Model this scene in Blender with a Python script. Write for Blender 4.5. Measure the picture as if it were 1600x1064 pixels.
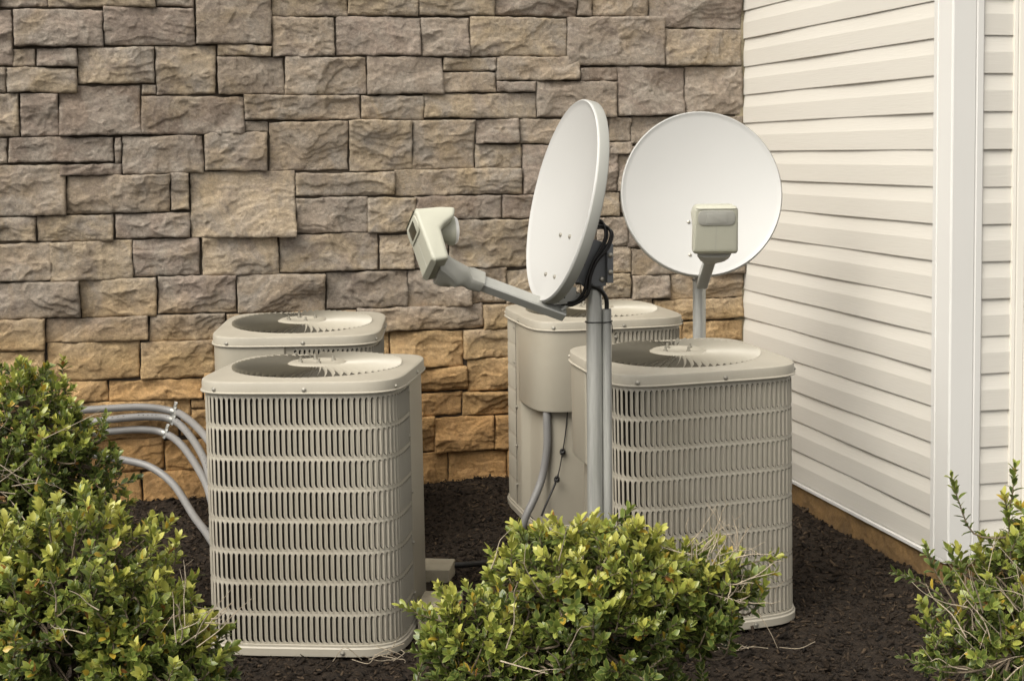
import bpy, bmesh, math, random
import numpy as np
from mathutils import Vector, Matrix
for o in list(bpy.data.objects): bpy.data.objects.remove(o)
SC = bpy.context.scene
COL = SC.collection
R = math.radians
# ------------------------------------------------------------------ camera, sky, sun, exposure
EYE = 1.46
FPX, CX, CY = 2200.0, 800.0, 375.0          # focal length and principal point in photo pixels (1600 wide)
PITCH, ROLL = math.atan(.063), -.0100
cam = bpy.data.cameras.new('camera'); camo = bpy.data.objects.new('camera', cam); COL.objects.link(camo)
cam.sensor_width = 36; cam.lens = FPX/1600*36; cam.shift_x = 0; cam.shift_y = -(532-CY)/1600
cam.clip_start = .05; cam.clip_end = 500
CAMR = (Matrix.Rotation(math.pi/2-PITCH, 3, 'X') @ Matrix.Rotation(ROLL, 3, 'Z'))
camo.matrix_world = Matrix.Translation((0, 0, EYE)) @ CAMR.to_4x4()
SC.camera = camo
SUN_EL, SUN_AZ = 50, -42                    # azimuth: degrees from behind the camera, negative = from the left
world = bpy.data.worlds.new('World'); SC.world = world; world.use_nodes = True
wn = world.node_tree.nodes; wl = world.node_tree.links
sky = wn.new('ShaderNodeTexSky'); sky.sky_type = 'NISHITA'; sky.sun_disc = False
sky.sun_elevation = R(SUN_EL); sky.sun_rotation = R(180-SUN_AZ)
sky.air_density = 1.0; sky.dust_density = 4.0; sky.ozone_density = .6
hs = wn.new('ShaderNodeHueSaturation'); hs.inputs['Saturation'].default_value = .0
wl.new(sky.outputs[0], hs.inputs['Color']); tnt = wn.new('ShaderNodeMix'); tnt.data_type = 'RGBA'; tnt.blend_type = 'MULTIPLY'; tnt.inputs[0].default_value = 1; tnt.inputs[7].default_value = (1, .98, .945, 1)
wl.new(hs.outputs[0], tnt.inputs[6]); wl.new(tnt.outputs[2], wn['Background'].inputs['Color'])
wn['Background'].inputs['Strength'].default_value = .15
sun = bpy.data.lights.new('sun', 'SUN'); suno = bpy.data.objects.new('sun', sun); COL.objects.link(suno)
sun.energy = 1.5; sun.angle = R(42); sun.color = (1, .92, .80)
sd = Vector((math.sin(R(SUN_AZ))*math.cos(R(SUN_EL)), -math.cos(R(SUN_AZ))*math.cos(R(SUN_EL)), math.sin(R(SUN_EL))))
suno.rotation_euler = sd.to_track_quat('Z', 'Y').to_euler()
SC.view_settings.view_transform = 'Standard'; SC.view_settings.look = 'None'
SC.view_settings.exposure = .76; SC.view_settings.gamma = 1
SC.cycles.max_bounces = 8

# ------------------------------------------------------------------ helpers
def pt(px, py, Y):
    """photo pixel -> point of the place at depth Y"""
    r = CAMR @ Vector(((px-CX)/FPX, -(py-CY)/FPX, -1)); t = Y/r.y
    return Vector((r.x*t, Y, EYE+r.z*t))
def tag(o, label=None, cat=None, group=None, kind=None):
    if label: o['label'] = label
    if cat: o['category'] = cat
    if group: o['group'] = group
    if kind: o['kind'] = kind
    return o
def empty(name, loc=(0, 0, 0), rz=0):
    o = bpy.data.objects.new(name, None); COL.objects.link(o); o.location = loc; o.rotation_euler = (0, 0, rz); o.empty_display_size = .1
    return o
class MB:
    def __init__(s): s.v = []; s.f = []
    def add(s, vs, fs, M=None):
        b = len(s.v)
        s.v += [tuple(M @ Vector(p)) for p in vs] if M is not None else [tuple(p) for p in vs]
        s.f += [tuple(b+i for i in f) for f in fs]
        return s
    def box(s, lo, hi, M=None, bev=0):
        x0, y0, z0 = lo; x1, y1, z1 = hi
        if bev <= 0:
            vs = [(x0,y0,z0),(x1,y0,z0),(x1,y1,z0),(x0,y1,z0),(x0,y0,z1),(x1,y0,z1),(x1,y1,z1),(x0,y1,z1)]
            return s.add(vs, [(0,3,2,1),(4,5,6,7),(0,1,5,4),(1,2,6,5),(2,3,7,6),(3,0,4,7)], M)
        bm = bmesh.new(); bmesh.ops.create_cube(bm, size=1)
        for v in bm.verts: v.co = ((x0+x1)/2+v.co.x*(x1-x0), (y0+y1)/2+v.co.y*(y1-y0), (z0+z1)/2+v.co.z*(z1-z0))
        bmesh.ops.bevel(bm, geom=bm.edges[:], offset=bev, segments=3, profile=.6, affect='EDGES')
        return s.bm(bm, M)
    def bm(s, bm, M=None):
        bm.verts.index_update()
        s.add([v.co.copy() for v in bm.verts], [[v.index for v in f.verts] for f in bm.faces], M); bm.free(); return s
    def lathe(s, prof, n=24, M=None, cap=True):
        vs = []; fs = []
        for r, z in prof:
            for k in range(n): a = 2*math.pi*k/n; vs.append((r*math.cos(a), r*math.sin(a), z))
        for i in range(len(prof)-1):
            for k in range(n): fs.append((i*n+k, i*n+(k+1)%n, (i+1)*n+(k+1)%n, (i+1)*n+k))
        if cap: fs.append(tuple(range(n))[::-1]); fs.append(tuple((len(prof)-1)*n+k for k in range(n)))
        return s.add(vs, fs, M)
    def cyl(s, a, b, r, n=16, r2=None):
        a = Vector(a); b = Vector(b); q = (b-a).to_track_quat('Z', 'Y').to_matrix().to_4x4()
        return s.lathe([(r, 0), (r if r2 is None else r2, (b-a).length)], n, Matrix.Translation(a) @ q)
    def tube(s, pts, r, n=8, cap=True):
        pts = [Vector(p) for p in pts]; m = len(pts)
        rr = r if isinstance(r, (list, tuple)) else [r]*m
        T = [(pts[min(i+1, m-1)]-pts[max(i-1, 0)]).normalized() for i in range(m)]
        up = Vector((0, 0, 1)) if abs(T[0].z) < .9 else Vector((1, 0, 0))
        N = T[0].cross(up).normalized(); vs = []; fs = []
        for i in range(m):
            N = (N - T[i]*N.dot(T[i])).normalized(); B = T[i].cross(N)
            for k in range(n): a = 2*math.pi*k/n; vs.append(pts[i]+(N*math.cos(a)+B*math.sin(a))*rr[i])
        for i in range(m-1):
            for k in range(n): fs.append((i*n+k, i*n+(k+1)%n, (i+1)*n+(k+1)%n, (i+1)*n+k))
        if cap: fs.append(tuple(range(n))[::-1]); fs.append(tuple((m-1)*n+k for k in range(n)))
        return s.add(vs, fs)
    def prism(s, poly, w0, w1, M=None, bev=0, seg=3):
        """poly in local (x, z), extruded along y from w0 to w1"""
        bm = bmesh.new(); vs = [bm.verts.new((p[0], w0, p[1])) for p in poly]
        f = bm.faces.new(vs); r = bmesh.ops.extrude_face_region(bm, geom=[f])
        for v in r['geom']:
            if isinstance(v, bmesh.types.BMVert): v.co.y = w1
        bmesh.ops.recalc_face_normals(bm, faces=bm.faces[:])
        if bev: bmesh.ops.bevel(bm, geom=bm.edges[:], offset=bev, segments=seg, profile=.6, affect='EDGES')
        return s.bm(bm, M)
    def build(s, name, mat, parent=None, smooth=35, recalc=False):
        me = bpy.data.meshes.new(name); me.from_pydata(s.v, [], s.f); me.update()
        if recalc:
            bm = bmesh.new(); bm.from_mesh(me); bmesh.ops.recalc_face_normals(bm, faces=bm.faces[:]); bm.to_mesh(me); bm.free()
        me.materials.append(mat)
        if smooth:
            me.shade_smooth()
            if smooth < 180: me.set_sharp_from_angle(angle=R(smooth))
        o = bpy.data.objects.new(name, me); COL.objects.link(o)
        if parent: o.parent = parent
        return o
def npmesh(name, V, F, mat, parent=None, smooth=True):
    """V (n,3) float array, F (m,4) int array"""
    me = bpy.data.meshes.new(name); me.vertices.add(len(V)); me.vertices.foreach_set('co', V.astype(np.float32).ravel())
    k = F.shape[1]; me.loops.add(F.size); me.loops.foreach_set('vertex_index', F.astype(np.int32).ravel())
    me.polygons.add(len(F)); me.polygons.foreach_set('loop_start', np.arange(0, F.size, k, dtype=np.int32))
    me.update(calc_edges=True); me.validate()
    if smooth: me.shade_smooth()
    me.materials.append(mat)
    o = bpy.data.objects.new(name, me); COL.objects.link(o)
    if parent: o.parent = parent
    return o
def copy_tree(o, parent=None):
    c = o.copy(); COL.objects.link(c)
    if parent is not None: c.parent = parent; c.matrix_parent_inverse = o.matrix_parent_inverse.copy()
    for ch in [x for x in bpy.data.objects if x.parent == o]: copy_tree(ch, c)
    return c
def spline(pts, n=8):
    """Catmull-Rom"""
    P = [Vector(p) for p in pts]; P = [P[0]*2-P[1]]+P+[P[-1]*2-P[-2]]; out = []
    for i in range(1, len(P)-2):
        for k in range(n):
            t = k/n; a, b, c, d = P[i-1:i+3]
            out.append(.5*((2*b)+(c-a)*t+(2*a-5*b+4*c-d)*t*t+(3*b-a-3*c+d)*t**3))
    out.append(P[-2]); return out
# value noise
_rng = np.random.default_rng(7); _T = _rng.random((256, 256))
def vnoise(x, y, s=0):
    xi = np.floor(x).astype(int); yi = np.floor(y).astype(int); fx = x-xi; fy = y-yi
    fx = fx*fx*fx*(fx*(fx*6-15)+10); fy = fy*fy*fy*(fy*(fy*6-15)+10)
    g = lambda a, b: _T[(a+s*37) % 256, (b+s*91) % 256]
    return (g(xi, yi)*(1-fx)+g(xi+1, yi)*fx)*(1-fy)+(g(xi, yi+1)*(1-fx)+g(xi+1, yi+1)*fx)*fy
def fbm(x, y, s=0, o=4, gain=.5):
    a = 1; t = 0; n = 0
    for k in range(o): t = t+a*(vnoise(x*2**k, y*2**k, s+k)-.5); n += a; a *= gain
    return t/n*2

# ------------------------------------------------------------------ materials
def mat(name, col, rough=.6, metal=0, spec=.5, var=.06, scale=6, bump=0, bscale=60, dirt=0, dirtcol=(.16, .13, .09), stretch=(1, 1, 1), coat=0):
    m = bpy.data.materials.new(name); m.use_nodes = True; nt = m.node_tree; N = nt.nodes; L = nt.links; b = N['Principled BSDF']
    b.inputs['Roughness'].default_value = rough; b.inputs['Metallic'].default_value = metal; b.inputs['Specular IOR Level'].default_value = spec
    b.inputs['Coat Weight'].default_value = coat
    tc = N.new('ShaderNodeTexCoord'); mp = N.new('ShaderNodeMapping'); mp.inputs['Scale'].default_value = stretch; L.new(tc.outputs['Object'], mp.inputs[0])
    no = N.new('ShaderNodeTexNoise'); no.inputs['Scale'].default_value = scale; no.inputs['Detail'].default_value = 6; no.inputs['Roughness'].default_value = .65; L.new(mp.outputs[0], no.inputs[0])
    mr = N.new('ShaderNodeMapRange'); mr.inputs[1].default_value = .3; mr.inputs[2].default_value = .7; mr.inputs[3].default_value = 1-var; mr.inputs[4].default_value = 1+var; L.new(no.outputs[0], mr.inputs[0])
    mx = N.new('ShaderNodeMix'); mx.data_type = 'RGBA'; mx.blend_type = 'MULTIPLY'; mx.inputs[0].default_value = 1
    mx.inputs[6].default_value = (*col, 1); L.new(mr.outputs[0], mx.inputs[7]); out = mx.outputs[2]
    if dirt:
        n2 = N.new('ShaderNodeTexNoise'); n2.inputs['Scale'].default_value = scale*.6; n2.inputs['Detail'].default_value = 9; n2.inputs['Roughness'].default_value = .75; L.new(mp.outputs[0], n2.inputs[0])
        m2 = N.new('ShaderNodeMapRange'); m2.inputs[1].default_value = .52; m2.inputs[2].default_value = .75; m2.inputs[4].default_value = dirt; L.new(n2.outputs[0], m2.inputs[0])
        m3 = N.new('ShaderNodeMix'); m3.data_type = 'RGBA'; L.new(m2.outputs[0], m3.inputs[0]); L.new(out, m3.inputs[6]); m3.inputs[7].default_value = (*dirtcol, 1); out = m3.outputs[2]
    L.new(out, b.inputs['Base Color'])
    if bump:
        n3 = N.new('ShaderNodeTexNoise'); n3.inputs['Scale'].default_value = bscale; n3.inputs['Detail'].default_value = 5; L.new(mp.outputs[0], n3.inputs[0])
        bp = N.new('ShaderNodeBump'); bp.inputs['Strength'].default_value = 1; bp.inputs['Distance'].default_value = bump; L.new(n3.outputs[0], bp.inputs['Height']); L.new(bp.outputs[0], b.inputs['Normal'])
    return m
M = {}
M['ac'] = mat('beige_enamel', (.345, .317, .258), .42, var=.07, scale=5, bump=.0004, bscale=90, dirt=.35, dirtcol=(.24, .2, .135), stretch=(1, 1, .45))
M['acbox'] = mat('beige_sheet_metal', (.33, .302, .242), .38, var=.05, scale=4, dirt=.2, dirtcol=(.24, .19, .12))
M['coil'] = mat('coil_fins', (.022, .018, .013), .8, var=.3, scale=60, bump=.002, bscale=260)
M['vane'] = mat('grille_enamel', (.34, .313, .252), .45, var=.05, scale=9, dirt=.15)
M['well'] = mat('shroud_metal', (.13, .118, .092), .6, var=.1)
M['screw'] = mat('zinc_screw', (.36, .34, .29), .4, metal=.7)
M['hole'] = mat('dark_hole', (.01, .01, .01), .9)
M['dish'] = mat('dish_paint', (.42, .417, .40), .5, var=.02, scale=3, bump=.0003, bscale=14)
M['rim'] = mat('dish_rim', (.34, .34, .31), .45, var=.04, scale=5)
M['lnb'] = mat('feed_plastic', (.40, .395, .32), .5, var=.03, scale=12, bump=.0003, bscale=200)
M['neck'] = mat('grey_plastic', (.33, .325, .29), .5, var=.04, scale=12)
M['cap'] = mat('white_cap', (.72, .71, .68), .45, var=.02)
M['dark'] = mat('dark_window', (.03, .03, .02), .3, var=.1)
M['arm'] = mat('arm_steel', (.40, .40, .37), .38, metal=.35, var=.08, scale=14)
M['bracket'] = mat('bracket_paint', (.13, .135, .14), .5, var=.08, scale=14)
M['galv'] = mat('galvanised_steel', (.44, .44, .41), .34, metal=.5, var=.34, scale=38, stretch=(1, 1, .07), bump=.0006, bscale=60)
M['cable'] = mat('black_cable', (.012, .011, .01), .4)
M['conduit'] = mat('grey_conduit', (.19, .185, .178), .42, var=.06, scale=10)
M['clamp'] = mat('clamp_steel', (.26, .26, .24), .35, metal=.7)
M['pad'] = mat('concrete', (.33, .29, .21), .9, var=.12, scale=14, bump=.002, bscale=120)
M['mortar'] = mat('mortar', (.06, .047, .033), .95, var=.3, scale=20, bump=.004, bscale=60)
M['caulk'] = mat('mortar_edge', (.20, .17, .11), .95, var=.35, scale=18, bump=.008, bscale=30)
M['siding'] = mat('vinyl_siding', (.56, .535, .48), .5, var=.018, scale=3, bump=.0006, bscale=34, stretch=(.35, .35, 5), dirt=.10, dirtcol=(.45, .40, .30))
M['trim'] = mat('vinyl_trim', (.60, .59, .56), .38, var=.015, scale=3)
M['found'] = mat('stained_foundation', (.17, .10, .036), .95, var=.3, scale=9, bump=.012, bscale=22, dirt=.75, dirtcol=(.07, .045, .024))
M['frame'] = mat('door_trim', (.66, .63, .56), .4, var=.015)
M['wood'] = mat('bark_twig', (.13, .10, .065), .85, var=.3, scale=60, bump=.002, bscale=200)
M['dead'] = mat('dead_twig', (.30, .25, .18), .85, var=.3, scale=60, bump=.001, bscale=200)
M['pipe'] = mat('black_pipe', (.012, .011, .01), .5)

def stone_mat():
    m = bpy.data.materials.new('split_face_stone'); m.use_nodes = True; nt = m.node_tree; N = nt.nodes; L = nt.links; b = N['Principled BSDF']
    b.inputs['Roughness'].default_value = .88; b.inputs['Specular IOR Level'].default_value = .3
    at = N.new('ShaderNodeAttribute'); at.attribute_name = 'tone'
    tc = N.new('ShaderNodeTexCoord')
    def noise(sc, det=6, ro=.6, dist=0, vec=None):
        n = N.new('ShaderNodeTexNoise'); n.inputs['Scale'].default_value = sc; n.inputs['Detail'].default_value = det; n.inputs['Roughness'].default_value = ro; n.inputs['Distortion'].default_value = dist
        L.new(vec or tc.outputs['Object'], n.inputs[0]); return n.outputs[0]
    def rng(src, a, b_, c=0, d=1):
        r = N.new('ShaderNodeMapRange'); r.inputs[1].default_value = a; r.inputs[2].default_value = b_; r.inputs[3].default_value = c; r.inputs[4].default_value = d; L.new(src, r.inputs[0]); return r.outputs[0]
    def mix(fac, a, b_, mode='MIX'):
        x = N.new('ShaderNodeMix'); x.data_type = 'RGBA'; x.blend_type = mode
        for sock, v in ((x.inputs[0], fac), (x.inputs[6], a), (x.inputs[7], b_)):
            if isinstance(v, (int, float)): sock.default_value = v
            elif isinstance(v, tuple): sock.default_value = (*v, 1)
            else: L.new(v, sock)
        return x.outputs[2]
    base = at.outputs['Color']
    grey = mix(rng(noise(5.5, 5, .6, 1.2), .42, .66), base, (.285, .248, .205))
    grey = mix(rng(noise(7.5, 5, .6, .8), .5, .72, 0, .75), grey, (.185, .148, .122))
    grey = mix(rng(noise(3.1, 4, .6, .5), .55, .72, 0, .5), grey, (.33, .245, .135))
    # splashed clay stain on the lower courses
    sx = N.new('ShaderNodeSeparateXYZ'); L.new(tc.outputs['Object'], sx.inputs[0])
    ad = N.new('ShaderNodeMath'); ad.operation = 'ADD'; L.new(sx.outputs['Z'], ad.inputs[0])
    ml = N.new('ShaderNodeMath'); ml.operation = 'MULTIPLY_ADD'; L.new(noise(3.0, 6, .65), ml.inputs[0]); ml.inputs[1].default_value = .30; ml.inputs[2].default_value = -.15; L.new(ml.outputs[0], ad.inputs[1])
    sub = N.new('ShaderNodeMath'); sub.operation = 'MULTIPLY_ADD'; L.new(at.outputs['Alpha'], sub.inputs[0]); sub.inputs[1].default_value = -.16; L.new(ad.outputs[0], sub.inputs[2])
    st = rng(sub.outputs[0], .66, .86, 1, 0)
    st2 = rng(sub.outputs[0], .28, .66, 1, 0)
    och = mix(st2, (.44, .30, .14), (.50, .275, .085))
    och = mix(rng(noise(9, 6, .65, .6), .45, .75, 0, .6), och, (.28, .15, .05))
    ochv = mix(.25, och, grey, 'MIX')
    c = mix(st, grey, ochv)
    # grain and pale scratches
    c = mix(1.0, c, rng(noise(55, 8, .75), .25, .75, .60, 1.36), 'MULTIPLY')
    c = mix(1.0, c, rng(noise(230, 4, .7), .3, .7, .80, 1.18), 'MULTIPLY')
    wv = N.new('ShaderNodeTexNoise'); wv.inputs['Scale'].default_value = 26; wv.inputs['Detail'].default_value = 3; wv.inputs['Distortion'].default_value = 4; L.new(tc.outputs['Object'], wv.inputs[0])
    scr = rng(wv.outputs[0], .70, .76, 0, .42)
    c = mix(scr, c, (.52, .47, .38))
    L.new(c, b.inputs['Base Color'])
    mp = N.new('ShaderNodeMapping'); mp.inputs['Scale'].default_value = (1, 1, 1.7); mp.inputs['Rotation'].default_value = (0, .35, 0); L.new(tc.outputs['Object'], mp.inputs[0])
    rg = N.new('ShaderNodeTexNoise'); rg.noise_type = 'RIDGED_MULTIFRACTAL'; rg.inputs['Scale'].default_value = 9; rg.inputs['Detail'].default_value = 7; rg.inputs['Roughness'].default_value = .62; rg.inputs['Distortion'].default_value = .35; L.new(mp.outputs[0], rg.inputs[0])
    h = N.new('ShaderNodeMath'); h.operation = 'MULTIPLY_ADD'; L.new(noise(48, 9, .75, .4), h.inputs[0]); h.inputs[1].default_value = 1.0
    h2 = N.new('ShaderNodeMath'); h2.operation = 'MULTIPLY'; L.new(rg.outputs[0], h2.inputs[0]); h2.inputs[1].default_value = -.30; L.new(h2.outputs[0], h.inputs[2])
    bp = N.new('ShaderNodeBump'); bp.inputs['Strength'].default_value = 1; bp.inputs['Distance'].default_value = .013; L.new(h.outputs[0], bp.inputs['Height']); L.new(bp.outputs[0], b.inputs['Normal'])
    return m
M['stone'] = stone_mat()

def leaf_mat():
    m = bpy.data.materials.new('holly_leaf'); m.use_nodes = True; nt = m.node_tree; N = nt.nodes; L = nt.links; b = N['Principled BSDF']
    at = N.new('ShaderNodeAttribute'); at.attribute_name = 'leafdata'   # r = age (1 fresh), g = 1 at margin, b = random
    sp = N.new('ShaderNodeSeparateColor'); L.new(at.outputs['Color'], sp.inputs[0])
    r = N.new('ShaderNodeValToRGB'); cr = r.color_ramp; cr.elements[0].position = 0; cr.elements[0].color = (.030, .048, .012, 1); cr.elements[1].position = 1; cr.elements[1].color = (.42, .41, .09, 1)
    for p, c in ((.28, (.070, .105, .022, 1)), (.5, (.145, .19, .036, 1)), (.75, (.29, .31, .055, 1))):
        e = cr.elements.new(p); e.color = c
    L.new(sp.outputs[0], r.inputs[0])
    # yellow and brown leaves
    r2 = N.new('ShaderNodeValToRGB'); q = r2.color_ramp; q.interpolation = 'CONSTANT'
    q.elements[0].position = 0; q.elements[0].color = (0, 0, 0, 1); q.elements[1].position = .965; q.elements[1].color = (1, 1, 1, 1); L.new(sp.outputs[2], r2.inputs[0])
    m1 = N.new('ShaderNodeMix'); m1.data_type = 'RGBA'; L.new(r2.outputs[0], m1.inputs[0]); L.new(r.outputs[0], m1.inputs[6]); m1.inputs[7].default_value = (.42, .29, .035, 1)
    gt = N.new('ShaderNodeMath'); gt.operation = 'GREATER_THAN'; gt.inputs[1].default_value = .993; L.new(sp.outputs[2], gt.inputs[0])
    m2 = N.new('ShaderNodeMix'); m2.data_type = 'RGBA'; L.new(gt.outputs[0], m2.inputs[0]); L.new(m1.outputs[2], m2.inputs[6]); m2.inputs[7].default_value = (.30, .13, .035, 1)
    # pale margin
    mr = N.new('ShaderNodeMapRange'); mr.inputs[1].default_value = .55; mr.inputs[2].default_value = 1; mr.inputs[4].default_value = .45; L.new(sp.outputs[1], mr.inputs[0])
    m3 = N.new('ShaderNodeMix'); m3.data_type = 'RGBA'; L.new(mr.outputs[0], m3.inputs[0]); L.new(m2.outputs[2], m3.inputs[6]); m3.inputs[7].default_value = (.40, .39, .11, 1)
    L.new(m3.outputs[2], b.inputs['Base Color'])
    b.inputs['Roughness'].default_value = .34; b.inputs['Specular IOR Level'].default_value = .5
    tr = N.new('ShaderNodeBsdfTranslucent'); L.new(m3.outputs[2], tr.inputs[0])
    ms = N.new('ShaderNodeMixShader'); ms.inputs[0].default_value = .22; L.new(b.outputs[0], ms.inputs[1]); L.new(tr.outputs[0], ms.inputs[2]); L.new(ms.outputs[0], N['Material Output'].inputs[0])
    return m
M['leaf'] = leaf_mat()

def mulch_mat(name, k=1.0, attr=False):
    m = bpy.data.materials.new(name); m.use_nodes = True; nt = m.node_tree; N = nt.nodes; L = nt.links; b = N['Principled BSDF']
    b.inputs['Roughness'].default_value = .9; b.inputs['Specular IOR Level'].default_value = .25
    tc = N.new('ShaderNodeTexCoord')
    n = N.new('ShaderNodeTexNoise'); n.inputs['Scale'].default_value = 60; n.inputs['Detail'].default_value = 8; n.inputs['Roughness'].default_value = .75; L.new(tc.outputs['Object'], n.inputs[0])
    r = N.new('ShaderNodeValToRGB'); cr = r.color_ramp; cr.elements[0].position = .32; cr.elements[0].color = (.008*k, .0055*k, .0035*k, 1); cr.elements[1].position = .75; cr.elements[1].color = (.078*k, .054*k, .033*k, 1)
    e = cr.elements.new(.55); e.color = (.028*k, .019*k, .012*k, 1)
    if attr:
        at = N.new('ShaderNodeAttribute'); at.attribute_name = 'shade'; L.new(at.outputs['Fac'], r.inputs[0])
    else: L.new(n.outputs[0], r.inputs[0])
    L.new(r.outputs[0], b.inputs['Base Color'])
    bp = N.new('ShaderNodeBump'); bp.inputs['Distance'].default_value = .012; bp.inputs['Strength'].default_value = 1; L.new(n.outputs[0], bp.inputs['Height']); L.new(bp.outputs[0], b.inputs['Normal'])
    return m
M['ground'] = mulch_mat('mulch_soil'); M['chip'] = mulch_mat('bark_chips', 1.15, True)

# ------------------------------------------------------------------ ground
BX, BY = 1.073, 6.47                                   # foot of the corner between stone wall and siding wall
AL = math.atan(.39/1.613); DX, DY = math.cos(AL), math.sin(AL)      # along the stone wall; the siding wall runs along (DY, -DX)
def ground_h(x, y):
    h = .012*fbm(x*2.2, y*2.2, 3, 3) + .012*fbm(x*11, y*11, 9, 3) + .008*fbm(x*45, y*45, 15, 3, .7)
    # low bank of mulch against the stone wall
    dw = (y-BY)*DX-(x-BX)*DY
    t = np.clip((dw+.75)/.7, 0, 1); h = h - .045 + .065*t*t*(3-2*t)
    # a little lower beside the siding
    ds = (x-BX)*DX+(y-BY)*DY
    h = h - .012*np.clip(1-np.abs(ds+.3)/.6, 0, 1)
    return h
def make_ground():
    xs = np.concatenate([-np.geomspace(60, 3.05, 14), np.arange(-3.0, 3.0, .016), np.geomspace(3.05, 60, 14)])
    ys = np.concatenate([-np.geomspace(60, 1, 9), np.arange(0, 2.6, .1), np.arange(2.6, 7.2, .016), np.geomspace(7.3, 80, 12)])
    X, Y = np.meshgrid(xs, ys); inner = (np.abs(X) < 3.04) & (Y > 2.5) & (Y < 7.25)
    Z = np.where(inner, ground_h(X, Y), -.045)
    V = np.stack([X, Y, Z], -1).reshape(-1, 3); ny, nx = X.shape
    i = np.arange(ny-1)[:, None]*nx+np.arange(nx-1)[None]; F = np.stack([i, i+1, i+nx+1, i+nx], -1).reshape(-1, 4)
    tag(npmesh('ground', V, F, M['ground']), kind='structure')
make_ground()
def make_mulch(n=52000):
    g = np.random.default_rng(5)
    x = g.uniform(-1.9, 2.0, n); y = 3.3+g.random(n)*3.1
    ok = ((y-BY)*DX-(x-BX)*DY < -.02) & ((x-BX)*DX+(y-BY)*DY < .02) | ((y < 4.75) & (x > 1.2))
    x, y = x[ok], y[ok]; n = len(x)
    L = g.uniform(.003, .011, n)*np.where(g.random(n) > .96, 2.0, 1); W = L*g.uniform(.15, .45, n); T = W*g.uniform(.3, .7, n)
    a = g.uniform(0, 2*np.pi, n); tl = g.normal(0, .42, n); z = ground_h(x, y)+.003+np.abs(np.sin(tl))*L*.5
    base = np.array([[-1,-1,-1],[1,-1,-1],[1,1,-1],[-1,1,-1],[-.8,-.7,1],[.8,-.6,1],[.7,.8,1],[-.9,.6,1]], float)
    P = base[None]*np.stack([L, W, T], -1)[:, None]/1.0
    P = P*g.uniform(.7, 1.25, (n, 8, 1))
    P2 = P.copy(); P2[..., 0] = P[..., 0]*np.cos(tl)[:, None]-P[..., 2]*np.sin(tl)[:, None]; P2[..., 2] = P[..., 0]*np.sin(tl)[:, None]+P[..., 2]*np.cos(tl)[:, None]
    Q = P2.copy(); Q[..., 0] = P2[..., 0]*np.cos(a)[:, None]-P2[..., 1]*np.sin(a)[:, None]; Q[..., 1] = P2[..., 0]*np.sin(a)[:, None]+P2[..., 1]*np.cos(a)[:, None]
    Q += np.stack([x, y, z], -1)[:, None]
    f = np.array([[0,3,2,1],[4,5,6,7],[0,1,5,4],[1,2,6,5],[2,3,7,6],[3,0,4,7]])
    F = (f[None]+8*np.arange(n)[:, None, None]).reshape(-1, 4)
    o = npmesh('bark_mulch', Q.reshape(-1, 3), F, M['chip'], smooth=False)
    s = np.repeat(np.clip(g.normal(.47, .14, n), .2, 1)+np.where(g.random(n) > .965, .4, 0), 8)
    at = o.data.attributes.new('shade', 'FLOAT', 'POINT'); at.data.foreach_set('value', s.astype(np.float32))
    tag(o, 'dark brown shredded bark mulch covering the bed around the units', 'mulch', kind='stuff')
make_mulch()

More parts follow.
